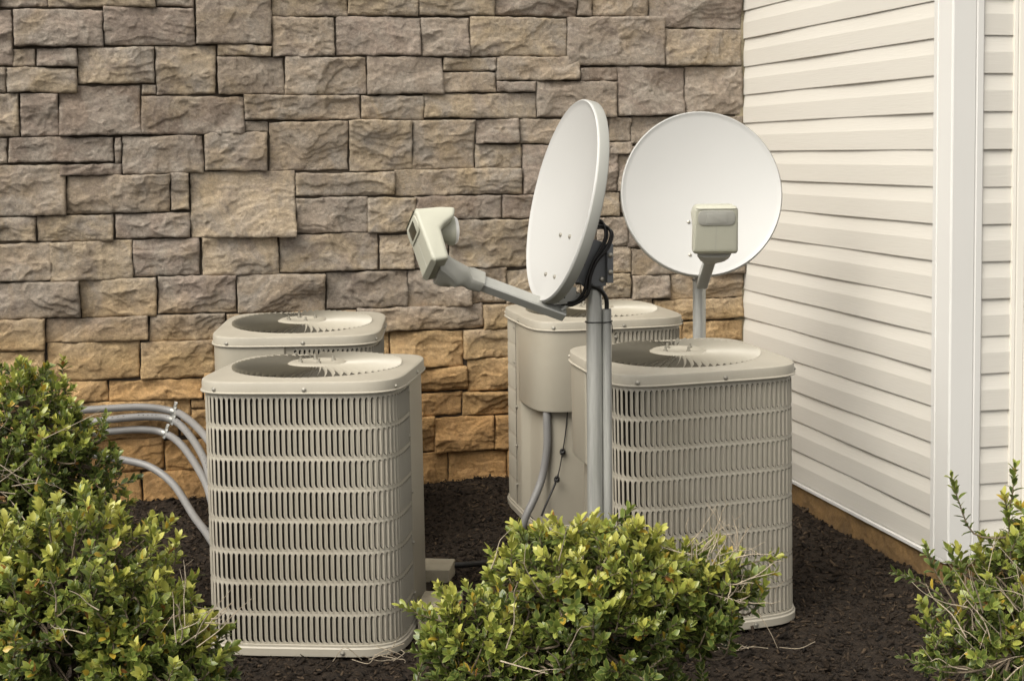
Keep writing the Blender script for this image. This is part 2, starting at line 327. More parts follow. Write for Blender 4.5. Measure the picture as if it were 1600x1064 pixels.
# ------------------------------------------------------------------ stone wall
STONES = [[-3.212,-3.026,2.055,2.176],[-3.026,-2.605,2.059,2.172],[-2.605,-2.447,2.069,2.177],[-2.449,-2.136,1.914,2.177],[-2.135,-1.816,2.033,2.188],[-1.816,-1.512,2.037,2.193],[-3.327,-3.165,1.823,2.047],[-3.164,-2.815,1.897,2.053],[-2.815,-2.448,1.906,2.064],[-2.138,-1.87,1.864,2.032],[-1.87,-1.505,1.869,2.036],[-3.168,-3.081,1.819,1.896],[-3.081,-2.918,1.819,1.895],[-3.305,-3.197,1.712,1.818],[-3.197,-2.923,1.714,1.819],[-2.922,-2.612,1.748,1.902],[-2.613,-2.366,1.708,1.909],[-2.366,-2.136,1.866,1.915],[-2.363,-2.086,1.705,1.865],[-2.086,-1.739,1.705,1.867],[-1.739,-1.408,1.705,1.87],[-3.282,-3.151,1.536,1.712],[-3.151,-2.998,1.535,1.715],[-2.997,-2.675,1.538,1.745],[-2.672,-2.61,1.705,1.748],[-2.675,-2.257,1.541,1.704],[-2.257,-1.767,1.598,1.706],[-1.767,-1.492,1.598,1.705],[-3.296,-3.2,1.428,1.536],[-3.2,-2.788,1.428,1.535],[-2.788,-2.756,1.426,1.535],[-2.756,-2.425,1.379,1.538],[-2.425,-2.161,1.386,1.552],[-2.256,-2.158,1.552,1.599],[-2.16,-1.822,1.382,1.595],[-1.821,-1.547,1.38,1.599],[-3.273,-2.98,1.218,1.427],[-3.0,-2.757,1.378,1.428],[-2.981,-2.566,1.217,1.379],[-2.566,-2.488,1.227,1.385],[-2.489,-2.051,1.107,1.388],[-2.049,-1.623,1.275,1.381],[-3.297,-3.1,1.11,1.216],[-3.1,-2.792,1.107,1.217],[-2.792,-2.489,1.113,1.219],[-2.052,-1.744,1.116,1.274],[-1.744,-1.536,1.11,1.27],[-1.514,-1.177,2.042,2.199],[-1.177,-0.807,2.047,2.206],[-0.807,-0.736,2.051,2.21],[-0.736,-0.469,2.051,2.213],[-0.469,-0.025,2.003,2.22],[-1.505,-1.289,1.87,2.04],[-1.289,-0.847,1.872,2.045],[-0.847,-0.398,1.832,2.05],[-0.398,-0.022,1.833,2.003],[-1.409,-1.172,1.809,1.87],[-1.429,-1.173,1.713,1.809],[-1.172,-0.794,1.768,1.872],[-1.173,-0.993,1.715,1.768],[-0.794,-0.62,1.765,1.829],[-0.62,-0.296,1.611,1.83],[-0.296,-0.016,1.61,1.835],[-0.993,-0.623,1.604,1.765],[-1.494,-0.989,1.603,1.713],[-1.547,-1.272,1.382,1.599],[-1.271,-1.072,1.49,1.601],[-1.072,-0.658,1.488,1.602],[-1.272,-1.062,1.384,1.49],[-1.062,-0.749,1.269,1.488],[-0.658,-0.553,1.499,1.608],[-0.553,-0.013,1.481,1.609],[-0.659,-0.55,1.442,1.499],[-0.621,-0.551,1.273,1.442],[-0.749,-0.621,1.275,1.487],[-1.624,-1.063,1.269,1.385],[-1.537,-1.154,1.168,1.27],[-1.154,-0.717,1.16,1.27],[-0.717,-0.608,1.162,1.274],[-0.717,-0.575,1.029,1.162],[-0.575,-0.352,1.024,1.181],[-0.55,-0.013,1.331,1.481],[-0.608,-0.024,1.178,1.331],[-3.344,-3.042,0.95,1.107],[-3.052,-2.723,0.948,1.11],[-2.723,-2.448,0.955,1.113],[-2.448,-2.126,0.951,1.117],[-2.126,-1.699,0.954,1.116],[-1.699,-1.545,0.954,1.106],[-1.545,-1.392,0.952,1.167],[-1.392,-1.028,0.95,1.162],[-1.028,-0.795,0.935,1.155],[-3.397,-2.939,0.797,0.949],[-2.938,-2.632,0.793,0.956],[-2.631,-2.306,0.795,0.957],[-2.306,-1.929,0.785,0.949],[-1.928,-1.576,0.794,0.949],[-1.576,-1.297,0.782,0.951],[-1.297,-1.138,0.791,0.95],[-1.138,-0.959,0.791,0.939],[-0.959,-0.796,0.791,0.934],[-3.402,-3.076,0.668,0.8],[-3.075,-2.666,0.692,0.796],[-2.666,-2.354,0.683,0.796],[-2.354,-2.078,0.695,0.788],[-2.078,-1.801,0.69,0.786],[-1.801,-1.241,0.684,0.794],[-1.241,-0.931,0.678,0.79],[-3.357,-3.078,0.53,0.667],[-3.077,-2.706,0.533,0.696],[-2.705,-2.397,0.522,0.684],[-2.396,-2.012,0.549,0.695],[-2.012,-1.661,0.533,0.685],[-1.661,-1.332,0.522,0.683],[-1.332,-1.123,0.553,0.681],[-1.123,-0.813,0.536,0.674],[-3.361,-3.114,0.426,0.531],[-3.113,-2.835,0.441,0.534],[-2.835,-2.453,0.437,0.526],[-2.452,-2.097,0.424,0.544],[-2.097,-1.663,0.415,0.534],[-1.663,-1.316,0.415,0.522],[-1.316,-1.119,0.407,0.552],[-1.119,-0.814,0.391,0.535],[-3.04,-2.502,0.366,0.438],[-2.502,-2.393,0.392,0.433],[-2.504,-2.289,0.263,0.389],[-3.317,-2.967,0.261,0.386],[-2.966,-2.554,0.281,0.365],[-2.929,-2.617,0.144,0.282],[-2.617,-2.398,0.133,0.267],[-3.321,-2.93,0.1,0.26],[-2.897,-2.712,-0.03,0.146],[-2.712,-2.429,-0.047,0.136],[-3.126,-2.898,-0.015,0.092],[-1.665,-1.341,0.305,0.412],[-1.341,-1.111,0.298,0.407],[-1.687,-1.466,0.15,0.309],[-1.466,-1.198,0.141,0.301],[-1.197,-1.024,0.139,0.295],[-1.662,-1.406,-0.149,0.147],[-1.406,-1.142,-0.167,0.14],[-1.142,-0.938,-0.184,0.135],[-0.795,-0.555,0.911,1.027],[-0.796,-0.558,0.795,0.911],[-0.558,-0.369,0.785,0.893],[-0.369,-0.013,0.779,0.899],[-0.455,-0.013,0.683,0.78],[-0.812,-0.455,0.681,0.794],[-0.32,-0.013,0.583,0.68],[-0.632,-0.32,0.596,0.692],[-0.555,-0.013,0.893,1.019],[-4.6,-4.23,-0.12,0.1],[-4.23,-3.81,-0.12,0.02],[-3.81,-3.37,-0.12,0.1],[-3.37,-2.92,-0.12,-0.04],[-2.92,-2.64,-0.12,-0.05],[-2.64,-2.41,-0.12,-0.05],[-2.41,-2.07,-0.12,0.1],[-2.07,-1.75,-0.12,-0.04],[-1.75,-1.66,-0.12,0.1],[-0.94,-0.73,-0.12,0.02],[-0.73,-0.49,-0.12,0.1],[-0.49,-0.34,-0.12,0.02],[-0.34,0.0,-0.12,0.02],[-2.07,-1.75,-0.04,0.18],[-3.37,-3.13,-0.02,0.06],[-4.23,-3.95,0.02,0.19],[-3.95,-3.81,0.02,0.19],[-0.94,-0.73,0.02,0.24],[-0.49,-0.29,0.02,0.19],[-0.29,-0.13,0.02,0.1],[-0.13,0.0,0.02,0.16],[-3.37,-3.13,0.06,0.1],[-4.6,-4.35,0.1,0.32],[-4.35,-4.23,0.1,0.21],[-3.81,-3.61,0.1,0.21],[-3.61,-3.42,0.1,0.24],[-3.42,-3.32,0.1,0.27],[-1.75,-1.66,0.1,0.15],[-0.73,-0.49,0.1,0.32],[-0.29,-0.13,0.1,0.24],[-2.4,-2.07,0.13,0.26],[-1.02,-0.94,0.14,0.25],[-1.75,-1.69,0.15,0.32],[-0.13,0.0,0.16,0.33],[-2.07,-1.75,0.18,0.26],[-4.23,-3.81,0.19,0.33],[-0.49,-0.29,0.19,0.3],[-4.35,-4.23,0.21,0.29],[-3.81,-3.61,0.21,0.32],[-3.61,-3.42,0.24,0.46],[-0.94,-0.73,0.24,0.39],[-0.29,-0.13,0.24,0.35],[-1.02,-0.94,0.25,0.39],[-2.29,-2.06,0.26,0.41],[-2.06,-1.75,0.26,0.4],[-3.42,-3.32,0.27,0.43],[-2.55,-2.5,0.28,0.37],[-4.35,-4.23,0.29,0.4],[-1.11,-1.02,0.3,0.39],[-0.49,-0.29,0.3,0.44],[-4.6,-4.35,0.32,0.54],[-3.81,-3.61,0.32,0.43],[-1.75,-1.69,0.32,0.41],[-0.73,-0.59,0.32,0.54],[-0.59,-0.49,0.32,0.4],[-4.23,-4.04,0.33,0.44],[-4.04,-3.81,0.33,0.55],[-0.13,0.0,0.33,0.55],[-0.29,-0.13,0.35,0.46],[-3.32,-3.17,0.39,0.43],[-3.17,-3.04,0.39,0.43],[-0.81,-0.73,0.39,0.53],[-4.35,-4.23,0.4,0.48],[-0.59,-0.49,0.4,0.54],[-3.81,-3.61,0.43,0.51],[-3.42,-3.36,0.43,0.6],[-4.23,-4.04,0.44,0.55],[-0.49,-0.29,0.44,0.58],[-3.61,-3.42,0.46,0.6],[-0.29,-0.13,0.46,0.58],[-4.35,-4.23,0.48,0.56],[-3.81,-3.61,0.51,0.62],[-0.81,-0.73,0.53,0.67],[-4.6,-4.35,0.54,0.62],[-0.73,-0.49,0.54,0.6],[-4.23,-3.92,0.55,0.69],[-3.92,-3.81,0.55,0.69],[-4.35,-4.23,0.56,0.7],[-3.61,-3.36,0.6,0.67],[-0.73,-0.63,0.6,0.68],[-4.6,-4.35,0.62,0.79],[-3.81,-3.61,0.62,0.76],[-3.61,-3.4,0.67,0.84],[-0.93,-0.81,0.68,0.79],[-4.23,-4.02,0.69,0.83],[-4.02,-3.81,0.69,0.91],[-4.35,-4.23,0.7,0.92],[-3.81,-3.61,0.76,0.93],[-4.6,-4.35,0.79,0.93],[-4.23,-4.02,0.83,0.97],[-3.61,-3.4,0.84,1.06],[-4.02,-3.81,0.91,1.05],[-4.35,-4.23,0.92,1.06],[-4.6,-4.35,0.93,1.1],[-3.81,-3.61,0.93,1.07],[-3.4,-3.34,0.95,1.17],[-4.23,-4.02,0.97,1.14],[-0.35,-0.01,1.02,1.18],[-0.79,-0.72,1.03,1.11],[-4.02,-3.81,1.05,1.22],[-4.35,-4.23,1.06,1.14],[-3.61,-3.4,1.06,1.28],[-3.81,-3.61,1.07,1.18],[-4.6,-4.35,1.1,1.21],[-3.34,-3.3,1.11,1.25],[-0.79,-0.72,1.11,1.16],[-4.35,-4.16,1.14,1.36],[-4.16,-4.02,1.14,1.31],[-3.4,-3.34,1.17,1.34],[-3.81,-3.61,1.18,1.29],[-4.6,-4.35,1.21,1.38],[-4.02,-3.81,1.22,1.33],[-3.34,-3.3,1.25,1.47],[-3.61,-3.4,1.28,1.45],[-3.81,-3.61,1.29,1.46],[-4.16,-4.02,1.31,1.45],[-4.02,-3.81,1.33,1.44],[-3.4,-3.34,1.34,1.45],[-4.35,-4.16,1.36,1.47],[-4.6,-4.35,1.38,1.52],[-4.02,-3.81,1.44,1.66],[-4.16,-4.02,1.45,1.62],[-3.61,-3.34,1.45,1.62],[-3.81,-3.61,1.46,1.68],[-4.35,-4.16,1.47,1.64],[-3.34,-3.3,1.47,1.55],[-4.6,-4.35,1.52,1.6],[-3.34,-3.3,1.55,1.71],[-4.6,-4.35,1.6,1.68],[-4.16,-4.02,1.62,1.7],[-3.61,-3.34,1.62,1.84],[-4.35,-4.16,1.64,1.75],[-4.02,-3.81,1.66,1.77],[-4.6,-4.35,1.68,1.76],[-3.81,-3.61,1.68,1.76],[-4.16,-4.02,1.7,1.87],[-4.35,-4.16,1.75,1.97],[-4.6,-4.35,1.76,1.84],[-3.81,-3.61,1.76,1.9],[-4.02,-3.81,1.77,1.94],[-4.6,-4.35,1.84,1.95],[-3.61,-3.34,1.84,2.06],[-4.16,-4.02,1.87,2.04],[-3.81,-3.61,1.9,2.07],[-4.02,-3.81,1.94,2.16],[-4.6,-4.35,1.95,2.06],[-4.35,-4.16,1.97,2.19],[-4.16,-4.02,2.04,2.12],[-3.33,-3.21,2.05,2.19],[-4.6,-4.35,2.06,2.28],[-3.61,-3.34,2.06,2.2],[-3.81,-3.61,2.07,2.24],[-4.16,-4.02,2.12,2.29],[-4.02,-3.81,2.16,2.27],[-3.03,-2.89,2.17,2.39],[-2.89,-2.6,2.17,2.39],[-3.21,-3.03,2.18,2.29],[-2.6,-2.45,2.18,2.29],[-2.45,-2.28,2.18,2.35],[-2.28,-2.14,2.18,2.26],[-4.35,-4.16,2.19,2.36],[-3.33,-3.21,2.19,2.3],[-2.13,-1.9,2.19,2.41],[-1.9,-1.51,2.19,2.3],[-3.61,-3.34,2.2,2.42],[-1.51,-1.27,2.2,2.31],[-1.27,-1.18,2.2,2.28],[-1.18,-0.97,2.21,2.29],[-0.97,-0.8,2.21,2.43],[-0.8,-0.59,2.21,2.29],[-0.59,-0.47,2.21,2.32],[-0.47,-0.14,2.22,2.44],[-0.14,-0.02,2.22,2.36],[-3.81,-3.61,2.24,2.41],[-2.28,-2.14,2.26,2.4],[-4.02,-3.81,2.27,2.49],[-4.6,-4.35,2.28,2.36],[-1.27,-1.18,2.28,2.42],[-4.16,-4.02,2.29,2.46],[-3.21,-3.03,2.29,2.46],[-2.6,-2.45,2.29,2.37],[-1.18,-0.97,2.29,2.37],[-0.8,-0.59,2.29,2.4],[-3.33,-3.21,2.3,2.41],[-1.9,-1.51,2.3,2.47],[-1.51,-1.27,2.31,2.53],[-0.59,-0.47,2.32,2.46],[-2.45,-2.28,2.35,2.43],[-4.6,-4.41,2.36,2.58],[-4.41,-4.16,2.36,2.58],[-0.14,-0.02,2.36,2.58],[-2.6,-2.45,2.37,2.54],[-1.18,-0.97,2.37,2.59],[-3.03,-2.75,2.39,2.53],[-2.75,-2.6,2.39,2.61],[-2.28,-2.14,2.4,2.57],[-0.8,-0.59,2.4,2.57],[-3.81,-3.61,2.41,2.63],[-3.33,-3.21,2.41,2.58],[-2.13,-1.9,2.41,2.52],[-3.61,-3.34,2.42,2.5],[-1.27,-1.18,2.42,2.53],[-2.45,-2.28,2.43,2.51],[-0.97,-0.8,2.43,2.65],[-0.47,-0.14,2.44,2.58],[-4.16,-4.02,2.46,2.63],[-3.21,-3.03,2.46,2.68],[-0.59,-0.47,2.46,2.63],[-1.9,-1.69,2.47,2.61],[-1.69,-1.51,2.47,2.64],[-4.02,-3.81,2.49,2.63],[-3.61,-3.34,2.5,2.67],[-2.45,-2.28,2.51,2.62],[-2.13,-1.9,2.52,2.6],[-3.03,-2.75,2.53,2.67],[-1.51,-1.18,2.53,2.75],[-2.6,-2.45,2.54,2.68],[-2.28,-2.14,2.57,2.79],[-0.8,-0.59,2.57,2.71],[-4.6,-4.39,2.58,2.72],[-4.39,-4.16,2.58,2.66],[-3.33,-3.21,2.58,2.72],[-0.47,-0.28,2.58,2.8],[-0.28,-0.02,2.58,2.72],[-1.18,-0.97,2.59,2.76],[-2.13,-1.9,2.6,2.82],[-2.75,-2.6,2.61,2.69],[-1.9,-1.69,2.61,2.78],[-2.45,-2.28,2.62,2.7],[-4.16,-3.75,2.63,2.77],[-3.75,-3.61,2.63,2.85],[-0.59,-0.47,2.63,2.74],[-1.69,-1.51,2.64,2.81],[-0.97,-0.8,2.65,2.76],[-4.39,-4.16,2.66,2.8],[-3.61,-3.34,2.67,2.84],[-3.03,-2.75,2.67,2.81],[-3.21,-3.03,2.68,2.85],[-2.6,-2.45,2.68,2.76],[-2.75,-2.6,2.69,2.86],[-2.45,-2.28,2.7,2.78],[-0.8,-0.59,2.71,2.88],[-4.6,-4.39,2.72,2.94],[-3.33,-3.21,2.72,2.8],[-0.28,-0.02,2.72,2.8],[-0.59,-0.47,2.74,2.96],[-1.51,-1.18,2.75,2.92],[-2.6,-2.45,2.76,2.87],[-1.18,-0.8,2.76,2.84],[-4.16,-3.75,2.77,2.91],[-2.45,-2.28,2.78,2.92],[-1.9,-1.69,2.78,2.92],[-2.28,-2.14,2.79,2.87],[-4.39,-4.16,2.8,2.88],[-3.33,-3.21,2.8,3.02],[-0.47,-0.02,2.8,2.88],[-3.03,-2.87,2.81,2.98],[-2.87,-2.75,2.81,2.89],[-1.69,-1.51,2.81,2.98],[-2.13,-1.9,2.82,2.96],[-3.61,-3.47,2.84,3.01],[-3.47,-3.34,2.84,2.95],[-1.18,-0.96,2.84,3.01],[-0.96,-0.8,2.84,3.05],[-3.75,-3.61,2.85,3.02],[-3.21,-3.03,2.85,2.99],[-2.75,-2.6,2.86,3.03],[-2.6,-2.45,2.87,3.05],[-2.28,-2.14,2.87,2.95],[-4.39,-4.16,2.88,3.05],[-0.8,-0.59,2.88,3.02],[-0.47,-0.21,2.88,3.05],[-0.21,-0.02,2.88,2.96],[-2.87,-2.75,2.89,3.0],[-4.16,-3.75,2.91,3.05],[-2.45,-2.28,2.92,3.05],[-1.9,-1.69,2.92,3.03],[-1.51,-1.36,2.92,3.03],[-1.36,-1.18,2.92,3.05],[-4.6,-4.39,2.94,3.05],[-3.47,-3.34,2.95,3.03],[-2.28,-2.14,2.95,3.05],[-2.13,-1.9,2.96,3.05],[-0.59,-0.47,2.96,3.05],[-0.21,-0.02,2.96,3.04],[-3.03,-2.87,2.98,3.05],[-1.69,-1.51,2.98,3.05],[-3.21,-3.03,2.99,3.05],[-2.87,-2.75,3.0,3.05],[-3.61,-3.47,3.01,3.05],[-1.18,-0.96,3.01,3.05]]
def make_stone_wall():
    root = empty('stone_wall', (BX, BY, 0), AL)
    tag(root, 'grey brown split-face stone wall with ochre clay stain on its lower courses', 'stone wall')
    MB().box((-4.7, -.004, -.15), (.0, .30, 3.06)).build('mortar_backing', M['mortar'], root, 0)
    g = np.random.default_rng(11); VV = []; FF = []; CC = []; off = 0
    tones = np.array([1.0, .982, 1.01])*np.array([(.27, .22, .155), (.235, .195, .145), (.30, .245, .165), (.215, .172, .13), (.275, .23, .175), (.33, .27, .185), (.25, .205, .16)])
    for si, (a, b, c, e) in enumerate(STONES):
        e = min(e, 3.04)
        vis = a > -3.5 and c < 2.3
        res = .0040 if vis else .016
        gap = .0016
        a += gap; b -= gap; c += gap; e -= gap
        if b > -.004: b = -.016
        nu = max(6, int((b-a)/res)); nv = max(6, int((e-c)/res))
        s = np.linspace(0, 1, nu+1); t = np.linspace(0, 1, nv+1)
        edge = .006                                            # crowd two rings near the edge for a crisp arris
        U, Vv = np.meshgrid(s, t)
        jw = g.uniform(-.0035, .0035, 8)
        x = a+(b-a)*U; z = c+(e-c)*Vv
        # corner jitter and wavy outline
        x = x + (jw[0]*(1-U)*(1-Vv)+jw[1]*U*(1-Vv)+jw[2]*(1-U)*Vv+jw[3]*U*Vv)
        z = z + (jw[4]*(1-U)*(1-Vv)+jw[5]*U*(1-Vv)+jw[6]*(1-U)*Vv+jw[7]*U*Vv)
        k = si*5.37
        wx = .0045*fbm(z*22+k, x*3+k, 21, 3, .6); wz = .0055*fbm(x*18+k, z*3-k, 22, 3, .6)
        x = x+wx*np.abs(2*U-1)**2*np.sign(2*U-1)*-1; z = z+wz*np.abs(2*Vv-1)**2
        w, h = b-a, e-c
        # chipped facets: creased combination of random planes, warped
        xw = (U-.5)*w+.02*fbm(x*9+k, z*9, 31, 3); zw = (Vv-.5)*h+.02*fbm(x*9-k, z*9+k, 32, 3)
        def planes(n, sl):
            px, pz, pc = g.normal(0, sl*.75, n), g.normal(0, sl*1.25, n), g.normal(0, .0035, n)
            return np.stack([px[i]*xw+pz[i]*zw+pc[i] for i in range(n)])
        f1 = planes(6, .17).min(0); f2 = planes(4, .13).max(0)
        rid = 1-np.abs(fbm(x*7.0+k, z*12-k, 41, 3, .55)); rid = rid**3
        fine = fbm(x*45+k, z*60, 51, 4, .65)
        y = f1*.9+f2*.6+.006*(rid-.5)+.010*fbm(x*6+k, z*9+k, 61, 4, .55)
        st = g.uniform(.009, .016); q = (y+.004*fbm(x*14, z*20+k, 71, 3))/st; fr = q-np.floor(q); ter = (np.floor(q)+fr**8)*st
        y = (y*.38+ter*.62)*.82+.0020*fine
        # conchoidal bites on some stones
        for _ in range(g.integers(1, 5)):
            bx, bz, br = g.uniform(-.5, .5)*w, (g.uniform(-.5, .5))*h, g.uniform(.03, .09)
            dd = np.hypot((xw-bx)*g.uniform(.6, 1), (zw-bz)*g.uniform(.9, 1.5))/br
            y = np.minimum(y, y*.4-.010*np.clip(1-dd, 0, 1)**.6+.004) if False else y-.008*np.clip(1-dd, 0, 1)**.45
        du = np.minimum(U, 1-U)*w; dv = np.minimum(Vv, 1-Vv)*h; de = np.minimum(du, dv)
        y = y - .007*np.clip(1-de/.012, 0, 1)**1.6
        y = np.clip(y, -.030, .03)
        prot = g.uniform(.013, .024)
        Yw = -(prot+.024+y)
        Yw = np.minimum(Yw, -.013-.004*fine)
        Yw = np.where(de < 1e-9, .024, Yw)                    # border row goes back into the joint
        # second ring sits right at the border so the sides are square
        V3 = np.stack([x, Yw, z], -1)
        V3[1, :, 2] = V3[0, :, 2]+.0012; V3[-2, :, 2] = V3[-1, :, 2]-.0012
        V3[:, 1, 0] = V3[:, 0, 0]+.0012; V3[:, -2, 0] = V3[:, -1, 0]-.0012
        ny, nx = U.shape
        i = np.arange(ny-1)[:, None]*nx+np.arange(nx-1)[None]; F = np.stack([i, i+1, i+nx+1, i+nx], -1).reshape(-1, 4)
        VV.append(V3.reshape(-1, 3)); FF.append(F+off); off += ny*nx
        tone = tones[g.integers(len(tones))]*g.uniform(.95, 1.18)
        CC.append(np.tile([*tone, g.uniform(-.5, .5)], (ny*nx, 1)))
    o = npmesh('stone_courses', np.concatenate(VV), np.concatenate(FF), M['stone'], root)
    at = o.data.attributes.new('tone', 'FLOAT_COLOR', 'POINT'); at.data.foreach_set('color', np.concatenate(CC).astype(np.float32).ravel())
    return root
make_stone_wall()

# ------------------------------------------------------------------ siding wall
LS = math.hypot(.39, 1.613)*1.07                            # length of the siding wall, stone corner to outer corner
def make_siding():
    root = empty('siding_wall', (BX, BY, 0), AL-math.pi/2)   # local +x runs from the stone corner towards the camera, local -y is outside (left)
    tag(root, 'cream vinyl clapboard side wall with white corner post and stained foundation', 'house wall')
    EX = .127; z0 = .053
    # board profile (out, dz): butt, flat face, sloping top
    def boards(x0, x1, zb, n, sgn=-1, hidden=None):
        mb = MB(); prof = []
        for k in range(n):
            z = zb+k*EX
            prof += [(.0065, z+.0008), (.0130, z), (.0138, z+.0025), (.0138, z+.072), (.0134, z+.0735), (.0082, z+.112), (.0075, z+.118), (.0065, z+EX-.0005)]
        m = len(prof); vs = []; xsn = 14
        rg = random.Random(3)
        for j in range(xsn+1):
            x = x0+(x1-x0)*j/xsn
            for i, (o, z) in enumerate(prof):
                kk = i//8; w = .0012*math.sin(x*3.1+kk*1.7)+.0008*math.sin(x*7+kk*2.9)
                vs.append((x, sgn*(o+w), z+.0008*math.sin(x*2.3+kk)))
        fs = [(j*m+i, (j+1)*m+i, (j+1)*m+i+1, j*m+i+1) for j in range(xsn) for i in range(m-1)]
        mb.add(vs, fs); return mb
    nb = 24
    boards(.012, LS+.002, z0, nb).build('clapboards', M['siding'], root, 9)
    MB().box((.0, 0.001, z0), (LS-.02, .0985, 3.1)).build('sheathing', M['trim'], root, 0)
    # lower edge: starter strip with a thin drip edge
    mb = MB(); mb.box((.01, -.024, z0-.016), (LS, .0, z0-.003), bev=.002); mb.build('starter_strip', M['trim'], root)
    mb = MB(); n = 40; vs = []
    for j in range(n+1):
        x = LS*j/n
        for z, o in ((-.2, .012), (.0, .012), (z0-.017, .012)): vs.append((x, -.002-o+.006*float(fbm(np.array(x*6), np.array(z*9), 3, 3)), z))
    mb.add(vs, [(j*3+i, (j+1)*3+i, (j+1)*3+i+1, j*3+i+1) for j in range(n) for i in range(2)])
    mb.build('foundation', M['found'], root, 180)
    # corner post: L profile with flutes, (x, y) outline in local space
    P = [(-.100, -.003), (-.100, -.018), (-.095, -.023), (-.072, -.024), (-.069, -.021), (-.064, -.024), (.018, -.024), (.022, -.022), (.024, -.018),
         (.024, .062), (.021, .067), (.024, .071), (.0235, .092), (.018, .098), (.003, .098)]
    mb = MB(); zt = 3.1; zb = .052
    vs = [(LS+x, y, zb) for x, y in P]+[(LS+x, y, zt) for x, y in P]; n = len(P)
    vs += [(LS, .0, zb), (LS, .0, zt)]
    mb.add(vs, [(i, i+1, n+i+1, n+i) for i in range(n-1)]+[(i+1, i, 2*n) for i in range(n-1)]+[(n+i, n+i+1, 2*n+1) for i in range(n-1)])
    mb.build('corner_post', M['trim'], root, 20, recalc=True)
    # strip of mortar against the stones
    mb = MB(); vs = []; n = 160
    for j in range(n+1):
        z = -.1+3.15*j/n; a = float(fbm(np.array(z*9), np.array(1.), 5, 4, .65)); b = float(fbm(np.array(z*11), np.array(4.), 6, 4, .65))
        vs += [(-.004, -.034+.009*b, z), (-.003, -.054+.008*a, z), (.008+.002*b, -.052+.008*a, z), (.013, -.022+.004*b, z), (.012, -.001, z)]
    mb.add(vs, [(j*5+i, j*5+i+1, j*5+i+6, j*5+i+5) for j in range(n) for i in range(4)]); mb.build('mortar_fillet', M['caulk'], root, 180, recalc=True)
    # return wall facing the camera
    r2 = empty('front_wall', (BX+LS*DY, BY-LS*DX, 0), AL)
    r2.location = Vector((BX+LS*DY, BY-LS*DX, 0))
    tag(r2, 'narrow cream clapboard front wall to the right of the white corner post', 'house wall')
    boards(.09, .90, z0, nb).build('clapboards', M['siding'], r2, 9)
    MB().box((.0, .001, z0+.02), (.9, .24, 3.1)).build('sheathing', M['trim'], r2, 0)
    MB().box((.004, .013, -.2), (.9, .12, z0-.003)).build('foundation', M['found'], r2, 0)
    # door / window surround with J channel
    P = [(x-.011, y) for x, y in [(.222, -.001), (.222, -.022), (.232, -.024), (.236, -.020), (.240, -.024), (.262, -.027), (.266, -.023), (.270, -.034), (.300, -.040), (.304, -.034), (.345, -.046), (.40, -.046), (.405, -.020), (.405, -.001)]]
    mb = MB(); n = len(P); vs = [(x, y, -.05) for x, y in P]+[(x, y, 3.1) for x, y in P]
    mb.add(vs, [(i, i+1, n+i+1, n+i) for i in range(n-1)]+[tuple(range(n))[::-1], tuple(range(n, 2*n))]); mb.build('door_casing', M['frame'], r2, 20)
make_siding()

# ------------------------------------------------------------------ condensing units
A0, NEXP, HT = .303, 5.8, .828
def plan_table(a, n=1440):
    t = np.linspace(0, 2*np.pi, n, endpoint=False)
    c, s = np.cos(t), np.sin(t); r = (np.abs(c)**NEXP+np.abs(s)**NEXP)**(-1/NEXP)
    P = np.stack([c*r, s*r], -1)*a
    D = np.roll(P, -1, 0)-P; L = np.hypot(D[:, 0], D[:, 1]); S = np.concatenate([[0], np.cumsum(L)])
    return P, S
_P, _S = plan_table(A0); PER = _S[-1]
_start = int(1440*.75)                               # angle 270: middle of the front side (-y)
def plan(u, out=0.0):
    """arc length u counter-clockwise from the middle of the front side -> point, outward normal"""
    s = (u+_S[_start]) % PER; i = int(np.searchsorted(_S, s, 'right'))-1; i = min(i, 1439)
    t = (s-_S[i])/(_S[i+1]-_S[i]); p = _P[i]*(1-t)+_P[(i+1) % 1440]*t
    q0 = _P[(i-3) % 1440]; q1 = _P[(i+4) % 1440]; d = q1-q0; d = d/np.hypot(*d); n = (d[1], -d[0])
    return p[0]+n[0]*out, p[1]+n[1]*out, n
LOUV = PER*.722                                      # louvred part of the perimeter, the rest is the service panel
def wrap_strip(mb, prof, u0, u1, n, closed=False, scale=None):
    """sweep (out, z) profile along the plan"""
    m = len(prof); vs = []; N = n if closed else n+1
    for j in range(N):
        u = u0+(u1-u0)*j/n
        for o, z in prof:
            x, y, _ = plan(u, o); vs.append((x, y, z))
    fs = []
    for j in range(n):
        k = (j+1) % N
        for i in range(m-1): fs.append((j*m+i, k*m+i, k*m+i+1, j*m+i+1))
    mb.add(vs, fs)
